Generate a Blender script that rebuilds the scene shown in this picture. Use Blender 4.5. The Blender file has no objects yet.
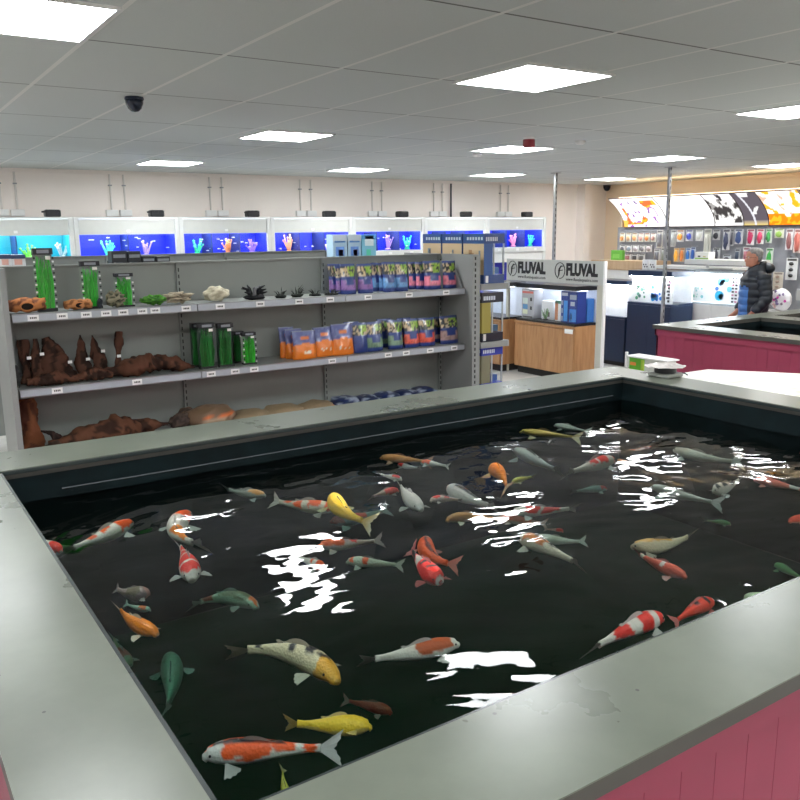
import bpy, math, random
from mathutils import Vector, Matrix, noise
random.seed(7)
S = bpy.context.scene
COL = S.collection
EYE = 2.0            # camera height in metres
CEIL = 2.784
# ------------------------------------------------------------------ camera
A_, P_, RO = math.radians(33.348), math.radians(11.5966), math.radians(-0.6604)
FPX = 819.935
Fv = Vector((math.sin(A_)*math.cos(P_), math.cos(A_)*math.cos(P_), -math.sin(P_)))
Rv = Vector((math.cos(A_), -math.sin(A_), 0))
Uv = Rv.cross(Fv)
R2 = Rv*math.cos(RO) + Uv*math.sin(RO)
U2 = -Rv*math.sin(RO) + Uv*math.cos(RO)
cam = bpy.data.objects.new('camera', bpy.data.cameras.new('camera'))
COL.objects.link(cam)
M = Matrix((R2, U2, -Fv)).transposed().to_4x4()
M.translation = Vector((0, 0, EYE))
cam.matrix_world = M
cam.data.sensor_width = 36
cam.data.lens = FPX/800*36
cam.data.clip_start = 0.05
S.camera = cam
# ------------------------------------------------------------------ world and exposure
W = bpy.data.worlds.new('world'); S.world = W; W.use_nodes = True
W.node_tree.nodes['Background'].inputs[0].default_value = (0.75, 0.8, 0.9, 1)
W.node_tree.nodes['Background'].inputs[1].default_value = 0.15
S.view_settings.view_transform = 'Standard'
S.view_settings.look = 'None'
S.view_settings.gamma = 1
S.view_settings.exposure = 1.4
PANEL = 11.0         # strength of the ceiling panels
SIGN = 0.62           # strength of the backlit signs

# ------------------------------------------------------------------ measuring helpers (photo point -> point on a real plane)
def ray(x, y):
    return R2*((x-400)/FPX) - U2*((y-400)/FPX) + Fv
def onZ(x, y, z):
    d = ray(x, y); t = (z-EYE)/d.z
    return Vector((d.x*t, d.y*t, z))
def onY(x, y, Y):
    d = ray(x, y); t = Y/d.y
    return Vector((d.x*t, Y, EYE+d.z*t))
def onX(x, y, X):
    d = ray(x, y); t = X/d.x
    return Vector((X, d.y*t, EYE+d.z*t))

# ------------------------------------------------------------------ materials
MATS = {}
def nodes_of(m):
    m.use_nodes = True
    nt = m.node_tree
    return nt, nt.nodes, nt.links
def mat(name, color, rough=0.5, metal=0.0, var=0.06, scale=14.0, bump=0.0, emit=0.0, spec=0.5, coat=0.0):
    if name in MATS: return MATS[name]
    m = bpy.data.materials.new(name); nt, n, l = nodes_of(m)
    b = n['Principled BSDF']
    b.inputs['Roughness'].default_value = rough
    b.inputs['Metallic'].default_value = metal
    b.inputs['Specular IOR Level'].default_value = spec
    b.inputs['Coat Weight'].default_value = coat
    tc = n.new('ShaderNodeTexCoord'); nz = n.new('ShaderNodeTexNoise')
    nz.inputs['Scale'].default_value = scale; nz.inputs['Detail'].default_value = 4
    l.new(tc.outputs['Object'], nz.inputs['Vector'])
    r = n.new('ShaderNodeValToRGB')
    c = color
    r.color_ramp.elements[0].position = 0.3; r.color_ramp.elements[1].position = 0.7
    r.color_ramp.elements[0].color = (c[0]*(1-var), c[1]*(1-var), c[2]*(1-var), 1)
    r.color_ramp.elements[1].color = (min(1, c[0]*(1+var)), min(1, c[1]*(1+var)), min(1, c[2]*(1+var)), 1)
    l.new(nz.outputs['Fac'], r.inputs['Fac'])
    l.new(r.outputs['Color'], b.inputs['Base Color'])
    if bump:
        bp = n.new('ShaderNodeBump'); bp.inputs['Strength'].default_value = bump; bp.inputs['Distance'].default_value = 0.01
        l.new(nz.outputs['Fac'], bp.inputs['Height']); l.new(bp.outputs['Normal'], b.inputs['Normal'])
    if emit:
        l.new(r.outputs['Color'], b.inputs['Emission Color']); b.inputs['Emission Strength'].default_value = emit
    MATS[name] = m
    return m
def emat(name, color, strength):
    m = bpy.data.materials.new(name); nt, n, l = nodes_of(m)
    for x in list(n):
        if x.type == 'BSDF_PRINCIPLED': n.remove(x)
    e = n.new('ShaderNodeEmission'); e.inputs[0].default_value = (*color, 1); e.inputs[1].default_value = strength
    l.new(e.outputs[0], n['Material Output'].inputs['Surface'])
    MATS[name] = m
    return m
def paint(name, rough=0.4, bump=0.0, bscale=40, coat=0.0, trans=0.0, voro=False, spec=0.5):
    """printed / patterned skin: reads the thing's own colour attribute"""
    m = bpy.data.materials.new(name); nt, n, l = nodes_of(m)
    b = n['Principled BSDF']; b.inputs['Roughness'].default_value = rough; b.inputs['Coat Weight'].default_value = coat
    b.inputs['Specular IOR Level'].default_value = spec
    a = n.new('ShaderNodeAttribute'); a.attribute_name = 'Col'
    l.new(a.outputs['Color'], b.inputs['Base Color'])
    if bump:
        tc = n.new('ShaderNodeTexCoord')
        nz = n.new('ShaderNodeTexVoronoi' if voro else 'ShaderNodeTexNoise'); nz.inputs['Scale'].default_value = bscale
        if not voro: nz.inputs['Detail'].default_value = 6
        l.new(tc.outputs['Object'], nz.inputs['Vector'])
        bp = n.new('ShaderNodeBump'); bp.inputs['Strength'].default_value = bump; bp.inputs['Distance'].default_value = 0.004
        l.new(nz.outputs[0], bp.inputs['Height']); l.new(bp.outputs['Normal'], b.inputs['Normal'])
    MATS[name] = m
    return m
def glass(name, tint=(1, 1, 1), ior=1.45):
    m = bpy.data.materials.new(name); nt, n, l = nodes_of(m)
    for x in list(n):
        if x.type == 'BSDF_PRINCIPLED': n.remove(x)
    t = n.new('ShaderNodeBsdfTransparent'); t.inputs[0].default_value = (*tint, 1)
    g = n.new('ShaderNodeBsdfGlossy'); g.inputs['Roughness'].default_value = 0.02
    f = n.new('ShaderNodeFresnel'); f.inputs[0].default_value = ior
    mx = n.new('ShaderNodeMixShader')
    ge = n.new('ShaderNodeNewGeometry'); k1 = n.new('ShaderNodeMath'); k1.operation = 'SUBTRACT'; k1.inputs[0].default_value = 1; l.new(ge.outputs['Backfacing'], k1.inputs[1])
    k2 = n.new('ShaderNodeMath'); k2.operation = 'MULTIPLY'; l.new(f.outputs[0], k2.inputs[0]); l.new(k1.outputs[0], k2.inputs[1])
    l.new(k2.outputs[0], mx.inputs[0]); l.new(t.outputs[0], mx.inputs[1]); l.new(g.outputs[0], mx.inputs[2])
    l.new(mx.outputs[0], n['Material Output'].inputs['Surface'])
    MATS[name] = m
    return m

# ------------------------------------------------------------------ mesh builder
class MB:
    def __init__(s): s.v = []; s.f = []; s.m = []; s.c = []
    def add(s, vs, fs, mi=0, col=(1, 1, 1), cols=None):
        o = len(s.v); s.v += [tuple(p) for p in vs]
        s.c += list(cols) if cols else [col]*len(vs)
        for f in fs: s.f.append([o+i for i in f]); s.m.append(mi)
        return s
    def box(s, x0, x1, y0, y1, z0, z1, mi=0, col=(1, 1, 1), rz=0.0, rot=None):
        c = Vector(((x0+x1)/2, (y0+y1)/2, (z0+z1)/2))
        vs = [Vector((x, y, z)) for x in (x0, x1) for y in (y0, y1) for z in (z0, z1)]
        R = rot if rot is not None else (Matrix.Rotation(rz, 3, 'Z') if rz else None)
        if R is not None: vs = [c+R@(p-c) for p in vs]
        return s.add(vs, [(0, 1, 3, 2), (4, 6, 7, 5), (0, 4, 5, 1), (2, 3, 7, 6), (0, 2, 6, 4), (1, 5, 7, 3)], mi, col)
    def bbox(s, x0, x1, y0, y1, z0, z1, b=0.01, mi=0, col=(1, 1, 1)):
        """box with chamfered edges"""
        vs = []; ring = [(x0+b, y0), (x1-b, y0), (x1, y0+b), (x1, y1-b), (x1-b, y1), (x0+b, y1), (x0, y1-b), (x0, y0+b)]
        cx, cy = (x0+x1)/2, (y0+y1)/2
        def sc(k): return [(cx+(x-cx)*(1-2*k/(x1-x0)), cy+(y-cy)*(1-2*k/(y1-y0))) for x, y in ring]
        for z, k in ((z0, b), (z0+b, 0), (z1-b, 0), (z1, b)): vs += [(x, y, z) for x, y in sc(k)]
        fs = [list(range(7, -1, -1)), list(range(24, 32))]
        for r in range(3):
            for i in range(8): fs.append((r*8+i, r*8+(i+1) % 8, r*8+8+(i+1) % 8, r*8+8+i))
        return s.add(vs, fs, mi, col)
    def rings(s, rs, closed=True, cap=True, mi=0, cols=None, col=(1, 1, 1)):
        n = len(rs[0]); vs = [p for r in rs for p in r]; fs = []
        for a in range(len(rs)-1):
            for i in range(n if closed else n-1):
                fs.append((a*n+i, a*n+(i+1) % n, (a+1)*n+(i+1) % n, (a+1)*n+i))
        if cap and closed: fs.append(list(range(n-1, -1, -1))); fs.append([(len(rs)-1)*n+i for i in range(n)])
        return s.add(vs, fs, mi, col, cols)
    def lathe(s, prof, c=(0, 0, 0), n=16, mi=0, col=(1, 1, 1), axis='Z', sx=1, sy=1):
        rs = []
        for r, z in prof:
            ring = []
            for i in range(n):
                a = 2*math.pi*i/n
                p = (r*sx*math.cos(a), r*sy*math.sin(a), z)
                if axis == 'X': p = (p[2], p[0], p[1])
                if axis == 'Y': p = (p[0], p[2], p[1])
                ring.append((c[0]+p[0], c[1]+p[1], c[2]+p[2]))
            rs.append(ring)
        return s.rings(rs, mi=mi, col=col)
    def tube(s, pts, r, n=8, mi=0, col=(1, 1, 1), cols=None, flat=1.0):
        pts = [Vector(p) for p in pts]; rs = []
        rr = r if isinstance(r, (list, tuple)) else [r]*len(pts)
        prev = None; vc = []
        for i, p in enumerate(pts):
            t = (pts[min(i+1, len(pts)-1)]-pts[max(i-1, 0)])
            if t.length < 1e-9: t = Vector((0, 0, 1))
            t.normalize()
            a = prev if prev else (Vector((0, 0, 1)) if abs(t.z) < .9 else Vector((1, 0, 0)))
            u = (a - t*a.dot(t))
            if u.length < 1e-6: u = t.orthogonal()
            u.normalize(); w = t.cross(u); prev = u
            rs.append([p+(u*math.cos(2*math.pi*k/n)*flat+w*math.sin(2*math.pi*k/n))*rr[i] for k in range(n)])
            vc += [cols[i] if cols else col]*n
        return s.rings(rs, mi=mi, cols=vc)
    def blob(s, c, r, n=16, m=10, mi=0, col=(1, 1, 1), amp=0.15, fr=2.0, seed=0, cols=None):
        rs = []; vc = []
        for j in range(m+1):
            th = math.pi*(0.02+0.96*j/m); ring = []
            for i in range(n):
                a = 2*math.pi*i/n
                d = Vector((math.sin(th)*math.cos(a), math.sin(th)*math.sin(a), -math.cos(th)))
                q = noise.noise(d*fr+Vector((seed*3.1, seed, 0)))
                k = 1+amp*q
                ring.append((c[0]+d.x*r[0]*k, c[1]+d.y*r[1]*k, c[2]+d.z*r[2]*k))
                vc.append(cols(d, q) if cols else col)
            rs.append(ring)
        return s.rings(rs, mi=mi, cols=vc)
    def build(s, name, mats, parent=None, smooth=False, loc=None, bevel=0):
        me = bpy.data.meshes.new(name); me.from_pydata(s.v, [], s.f)
        if not isinstance(mats, (list, tuple)): mats = [mats]
        for m in mats: me.materials.append(m)
        for i, p in enumerate(me.polygons): p.material_index = s.m[i]; p.use_smooth = smooth
        a = me.color_attributes.new('Col', 'FLOAT_COLOR', 'POINT')
        for i, c in enumerate(s.c): a.data[i].color = (c[0], c[1], c[2], 1)
        me.validate(); me.update()
        o = bpy.data.objects.new(name, me); COL.objects.link(o)
        if loc is not None:
            me.transform(Matrix.Translation(-Vector(loc)))
            if parent is None: o.location = loc
        if parent is not None:
            o.parent = parent
            # children are built in world coordinates; the parent has no rotation when they are
            pl = parent.location if parent.parent is None else parent.parent.location + parent.location
            o.location = (Vector(loc) if loc is not None else Vector((0, 0, 0))) - pl
        if bevel:
            b = o.modifiers.new('bevel', 'BEVEL'); b.width = bevel; b.segments = 2; b.limit_method = 'ANGLE'
        return o
def tag(o, label, cat, group=None, kind=None):
    o['label'] = label; o['category'] = cat
    if group: o['group'] = group
    if kind: o['kind'] = kind
    return o
def struct(o, label=None, cat=None):
    o['kind'] = 'structure'
    if label: o['label'] = label
    if cat: o['category'] = cat
    return o
def empty(name, loc, label=None, cat=None, group=None):
    o = bpy.data.objects.new(name, None); COL.objects.link(o); o.location = loc; o.empty_display_size = .1
    if label: tag(o, label, cat, group)
    return o
def dup(root, loc, rz=0.0, label=None):
    r = root.copy(); COL.objects.link(r); r.location = loc; r.rotation_euler = (0, 0, rz)
    if label: r['label'] = label
    for ch in list(root.children):
        c = ch.copy(); COL.objects.link(c); c.parent = r
        for g in ch.children:
            d = g.copy(); COL.objects.link(d); d.parent = c
    return r
def text_mesh(name, body, size, m, parent, loc, rot, bold=0.0, extr=0.002, shear=0.0, sx=1.0):
    cu = bpy.data.curves.new(name, 'FONT'); cu.body = body; cu.size = size; cu.offset = bold; cu.extrude = extr; cu.shear = shear
    cu.align_x = 'LEFT'; cu.resolution_u = 3
    t = bpy.data.objects.new(name+'_curve', cu)
    dg = bpy.context.evaluated_depsgraph_get()
    COL.objects.link(t); dg.update()
    me = bpy.data.meshes.new_from_object(t.evaluated_get(dg)); bpy.data.objects.remove(t)
    me.transform(Matrix.Diagonal((sx, 1, 1, 1)))
    me.materials.clear(); me.materials.append(m)
    o = bpy.data.objects.new(name, me); COL.objects.link(o)
    o.parent = parent; o.location = Vector(loc)-parent.location; o.rotation_euler = rot
    return o

# ------------------------------------------------------------------ material library
PA = paint('printed_card', rough=.45)
PG = paint('glossy_print', rough=.34, coat=.4)
PK = paint('koi_skin', rough=.5, bump=.4, bscale=120, voro=True)
PF = paint('fin_skin', rough=.4); PF.node_tree.nodes['Principled BSDF'].inputs['Alpha'].default_value = .72
PW = paint('rough_wood', rough=.8, bump=1.0, bscale=45, spec=.2)
PS = paint('stone', rough=.75, bump=.8, bscale=60, spec=.3)
PP = paint('leaf', rough=.45)
PC = paint('cloth', rough=.6, bump=.2, bscale=80)
m_grey = mat('shelf_grey', (.25, .265, .25), .45, var=.03, scale=3)
m_grey2 = mat('end_panel_grey', (.27, .28, .275), .42, var=.03, scale=3)
m_strip = mat('price_strip', (.42, .45, .5), .3, var=.03)
m_slot = mat('slot_black', (.01, .01, .01), .7)
m_tick = mat('paper_white', (.85, .85, .84), .5, var=.02)
m_black = mat('black_plastic', (.012, .013, .016), .3)
m_navy = mat('navy_laminate', (.012, .028, .07), .3, var=.04)
m_white = mat('white_laminate', (.72, .72, .70), .4, var=.02)
m_steel = mat('grey_steel', (.33, .34, .35), .35, .6)
m_glass = glass('clear_glass')
m_plasticclear = glass('clear_plastic', (.93, .96, .98))

# ------------------------------------------------------------------ the room
def ceiling_mat():
    m = bpy.data.materials.new('ceiling_tiles'); nt, n, l = nodes_of(m); b = n['Principled BSDF']
    b.inputs['Roughness'].default_value = .75
    g = n.new('ShaderNodeNewGeometry'); sp = n.new('ShaderNodeSeparateXYZ'); l.new(g.outputs['Position'], sp.inputs[0])
    def line(src, off, period, half):
        a = n.new('ShaderNodeMath'); a.operation = 'SUBTRACT'; l.new(src, a.inputs[0]); a.inputs[1].default_value = off-50*period
        d = n.new('ShaderNodeMath'); d.operation = 'DIVIDE'; l.new(a.outputs[0], d.inputs[0]); d.inputs[1].default_value = period
        fr = n.new('ShaderNodeMath'); fr.operation = 'FRACT'; l.new(d.outputs[0], fr.inputs[0])
        s2 = n.new('ShaderNodeMath'); s2.operation = 'SUBTRACT'; l.new(fr.outputs[0], s2.inputs[0]); s2.inputs[1].default_value = .5
        ab = n.new('ShaderNodeMath'); ab.operation = 'ABSOLUTE'; l.new(s2.outputs[0], ab.inputs[0])
        gt = n.new('ShaderNodeMath'); gt.operation = 'GREATER_THAN'; l.new(ab.outputs[0], gt.inputs[0]); gt.inputs[1].default_value = .5-half/period
        return gt.outputs[0]
    lx = line(sp.outputs['X'], .91, .6, .011)
    ly = line(sp.outputs['Y'], 3.69, 1.2, .007)
    lxd = line(sp.outputs['X'], .925, .6, .004)
    nz = n.new('ShaderNodeTexNoise'); nz.inputs['Scale'].default_value = 220; nz.inputs['Detail'].default_value = 3
    l.new(g.outputs['Position'], nz.inputs['Vector'])
    # each tile slightly its own tone
    vo = n.new('ShaderNodeTexVoronoi'); vo.inputs['Scale'].default_value = .9; l.new(g.outputs['Position'], vo.inputs['Vector'])
    base = n.new('ShaderNodeMix'); base.data_type = 'RGBA'; l.new(nz.outputs['Fac'], base.inputs[0])
    base.inputs[6].default_value = (.58, .61, .60, 1); base.inputs[7].default_value = (.66, .69, .68, 1)
    m1 = n.new('ShaderNodeMix'); m1.data_type = 'RGBA'; l.new(ly, m1.inputs[0]); l.new(base.outputs[2], m1.inputs[6]); m1.inputs[7].default_value = (.16, .165, .16, 1)
    m2 = n.new('ShaderNodeMix'); m2.data_type = 'RGBA'; l.new(lx, m2.inputs[0]); l.new(m1.outputs[2], m2.inputs[6]); m2.inputs[7].default_value = (.80, .80, .78, 1)
    l.new(m2.outputs[2], b.inputs['Base Color'])
    return m
m_ceil = ceiling_mat()
m_wall = mat('painted_wall', (.90, .83, .78), .7, var=.02, scale=2)
m_wallw = mat('painted_wall_warm', (.92, .76, .57), .7, var=.02, scale=2)
m_floor = mat('vinyl_floor', (.50, .49, .46), .35, var=.12, scale=6)
BW, RW, LW, NW = 10.82, 11.7, -3.0, -3.6
struct(MB().box(LW-.1, RW+.1, NW-.1, BW+.1, -.1, 0).build('floor', m_floor))
struct(MB().box(LW-.1, RW+.1, NW-.1, BW+.1, CEIL, CEIL+.1).build('ceiling', m_ceil))
struct(MB().box(LW-.1, RW+.1, BW, BW+.1, 0, CEIL).build('wall_back', m_wall))
struct(MB().box(RW, RW+.1, NW, BW, 0, CEIL).build('wall_right', m_wallw))
struct(MB().box(LW-.1, LW, NW, BW, 0, CEIL).build('wall_left', m_wall))
struct(MB().box(LW-.1, RW+.1, NW-.1, NW, 0, CEIL).build('wall_front', m_wall))
# pilaster on the back wall
px0, px1 = onY(576, 220, BW).x, onY(590, 220, BW-.2).x
struct(MB().box(px0, px1, BW-.2, BW, 0, CEIL).build('trim_1', m_wall))
struct(MB().box(LW, RW, BW-.03, BW, CEIL-.04, CEIL).build('trim_2', m_wall))
struct(MB().box(RW-.03, RW, NW, BW-.03, CEIL-.04, CEIL).build('trim_3', m_wallw))

# ceiling light panels
m_led = emat('led_diffuser', (.95, .985, 1.0), PANEL)
m_frame = mat('light_frame_white', (.75, .75, .74), .4)
def ceiling_light(x, y, label):
    t = empty('ceiling_light', (x, y, CEIL-.012), label, 'ceiling light', 'square light panels in the ceiling')
    f = MB()
    f.box(x-.3, x+.3, y-.3, y-.285, CEIL-.012, CEIL-.001); f.box(x-.3, x+.3, y+.285, y+.3, CEIL-.012, CEIL-.001)
    f.box(x-.3, x-.285, y-.285, y+.285, CEIL-.012, CEIL-.001); f.box(x+.285, x+.3, y-.285, y+.285, CEIL-.012, CEIL-.001)
    f.build('frame', m_frame, t)
    MB().box(x-.285, x+.285, y-.285, y+.285, CEIL-.008, CEIL-.002).build('diffuser', m_led, t)
    return t
names = {(0, 1): 'square ceiling light in the top left corner of the view', (1, 1): 'largest square ceiling light, above the middle of the pool',
         (2, 1): 'square ceiling light cut off by the right edge of the view', (1, 2): 'square ceiling light above the shelf of gravel bags',
         (2, 2): 'square ceiling light next to the red alarm box', (3, 2): 'square ceiling light above the navy tank stands',
         (4, 2): 'low square ceiling light at right edge, before the lightbox wall', (1, 3): 'leftmost far ceiling light just in front of the back wall',
         (2, 3): 'far ceiling light above the middle of the aquarium racks', (3, 3): 'far ceiling light above the right end of the aquarium racks',
         (4, 3): 'far ceiling light near the small dome camera in the corner'}
LX = [-1.75, .6, 3.1, 5.54, 7.85, 10.15]
for i in range(6):
    for j in range(-1, 4):
        ceiling_light(LX[i], .45+2.96*j if j >= 0 else -2.2, names.get((i-1, j), 'square ceiling light outside the view'))

# ceiling fittings
def dome(x, y, z0, r, label):
    t = empty('dome_camera', (x, y, z0), label, 'security camera')
    MB().lathe([(r*.95, 0), (r, -r*.25), (r*.95, -r*.3)], (x, y, z0), 20).build('base', mat('dome_navy', (.02, .03, .06), .4), t, smooth=False)
    MB().lathe([(r*.93, -r*.3), (r*.9, -r*.7), (r*.7, -r*1.15), (r*.4, -r*1.42), (.001, -r*1.5)], (x, y, z0), 20).build('dome', mat('dome_dark', (.015, .02, .04), .12), t, smooth=True)
d = onZ(134, 97, CEIL); dome(d.x, d.y, CEIL-.001, .055, 'dark blue dome security camera under the left part of ceiling')
d = onZ(617, 185.5, CEIL); dome(min(d.x, RW-.1), min(d.y, BW-.1), CEIL-.001, .07, 'small dark dome camera in the far corner of ceiling')
d = onZ(529, 137, CEIL)
t = empty('fire_alarm', (d.x, d.y, CEIL), 'red alarm sounder under the ceiling beside a light panel', 'alarm')
MB().lathe([(.05, 0), (.05, -.02), (.045, -.02)], (d.x, d.y, CEIL-.001), 16).build('base', m_tick, t)
MB().lathe([(.05, -.02), (.052, -.03), (.052, -.075), (.045, -.085), (.001, -.085)], (d.x, d.y, CEIL-.001), 16).build('sounder', mat('alarm_red', (.28, .02, .035), .35), t)
for (x, y, lab) in ((580, 141, 'white sensor on the ceiling right of the red alarm'), (477, 154, 'small white sensor on the ceiling left of the red alarm')):
    d = onZ(x, y, CEIL)
    tag(MB().lathe([(.05, 0), (.05, -.015), (.03, -.03), (.001, -.032)], (d.x, d.y, CEIL-.001), 16).build('smoke_sensor', m_tick), lab, 'smoke detector')

# slotted metal poles from floor to ceiling
def pole(x, y, label):
    t = empty('metal_pole', (x, y, 0), label, 'pole')
    u = MB(); u.box(x-.018, x+.018, y-.018, y+.018, 0, CEIL-.002)
    for k in range(34): u.box(x-.006, x+.006, y-.0195, y-.018, .1+k*.08, .14+k*.08, 1)
    u.build('upright', [m_steel, m_slot], t)
    MB().box(x-.05, x+.05, y-.05, y+.05, CEIL-.008, CEIL-.001).build('ceiling_plate', m_steel, t)

pole(8.38, 8.7, 'slotted metal pole behind the sign over the wooden stand')
q = onY(670, 172, 7.25)
pole(q.x, 7.25, 'slotted metal pole rising behind the navy aquarium stand')

# ------------------------------------------------------------------ koi pools
def laminate():
    m = bpy.data.materials.new('grey_coping'); nt, n, l = nodes_of(m); b = n['Principled BSDF']
    tc = n.new('ShaderNodeTexCoord')
    nz = n.new('ShaderNodeTexNoise'); nz.inputs['Scale'].default_value = 2.2; nz.inputs['Detail'].default_value = 6; nz.inputs['Roughness'].default_value = .6
    l.new(tc.outputs['Object'], nz.inputs['Vector'])
    r = n.new('ShaderNodeValToRGB'); r.color_ramp.elements[0].position = .3; r.color_ramp.elements[1].position = .72
    r.color_ramp.elements[0].color = (.105, .118, .092, 1); r.color_ramp.elements[1].color = (.165, .183, .145, 1)
    l.new(nz.outputs['Fac'], r.inputs['Fac'])
    # small drips and specks of dirt
    v = n.new('ShaderNodeTexVoronoi'); v.inputs['Scale'].default_value = 9; l.new(tc.outputs['Object'], v.inputs['Vector'])
    lt = n.new('ShaderNodeMath'); lt.operation = 'LESS_THAN'; lt.inputs[1].default_value = .045; l.new(v.outputs['Distance'], lt.inputs[0])
    mx = n.new('ShaderNodeMix'); mx.data_type = 'RGBA'; l.new(lt.outputs[0], mx.inputs[0]); l.new(r.outputs['Color'], mx.inputs[6]); mx.inputs[7].default_value = (.05, .05, .045, 1)
    l.new(mx.outputs[2], b.inputs['Base Color'])
    rr = n.new('ShaderNodeMapRange'); l.new(nz.outputs['Fac'], rr.inputs[0]); rr.inputs[3].default_value = .22; rr.inputs[4].default_value = .36
    l.new(rr.outputs[0], b.inputs['Roughness'])
    return m
m_cope = laminate()
m_copedge = mat('coping_edge', (.06, .056, .048), .5)
m_pink = mat('pink_boards', (.29, .032, .075), .5, var=.05, scale=5)
m_liner = mat('pool_liner', (.003, .010, .012), .7, var=.3, scale=8, bump=.15, spec=.2)
m_lfloor = mat('liner_floor', (.010, .05, .038), .8, var=.3, scale=3)
m_glint = mat('liner_fold_glint', (.10, .11, .12), .2)
def water_mat(name='pool_water', surf=True):
    m = bpy.data.materials.new(name); nt, n, l = nodes_of(m)
    for x in list(n):
        if x.type == 'BSDF_PRINCIPLED': n.remove(x)
    t = n.new('ShaderNodeBsdfTransparent')
    g = n.new('ShaderNodeBsdfGlossy'); g.inputs['Roughness'].default_value = 0.0
    f = n.new('ShaderNodeFresnel'); f.inputs[0].default_value = 1.33
    mx = n.new('ShaderNodeMixShader')
    l.new(f.outputs[0], mx.inputs[0]); l.new(t.outputs[0], mx.inputs[1]); l.new(g.outputs[0], mx.inputs[2])
    l.new(mx.outputs[0] if surf else t.outputs[0], n['Material Output'].inputs['Surface'])
    va = n.new('ShaderNodeVolumeAbsorption'); va.inputs['Color'].default_value = (.15, .70, .55, 1); va.inputs['Density'].default_value = 1.7
    l.new(va.outputs[0], n['Material Output'].inputs['Volume'])
    return m
m_water = water_mat(); m_waterin = water_mat('pool_water_inside', False)
WZ = .84
def wave(x, y):
    p = Vector((x, y, 0))
    h = .008*noise.noise(Vector((x*2.0, y*3.2, 1.7)))
    w = Vector((noise.noise(p*1.1+Vector((5, 0, 0))), noise.noise(p*1.1+Vector((0, 9, 0))), 0))*.5
    h += .0024*noise.noise(Vector(((x+w.x)*7, (y+w.y)*10, 4.2)))
    h += .0005*noise.noise(Vector((x*17, y*24, 7.7)))
    h += .0002*noise.noise(Vector((x*38, y*50, 2.7)))+.0007*max(0, noise.noise(Vector((x*30, y*34, 11.3)))-.42)
    if y < 2.4: h += .0065*math.sin((y-1.75)/.38)*(1 if y < 1.9 else (2.4-y)/.5)
    for cx, cy, k, a in ((2.07, 3.34, 50, .0010), (1.20, 3.45, 38, .0008), (1.25, 2.50, 40, .0003), (2.15, 2.40, 30, .0004), (3.19, 3.56, 44, .0003), (3.05, 2.5, 30, .0003)):
        d = math.hypot(x-cx, y-cy)
        h += a*math.cos(k*d)*math.exp(-(d/.28)**2)
    return h
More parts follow.
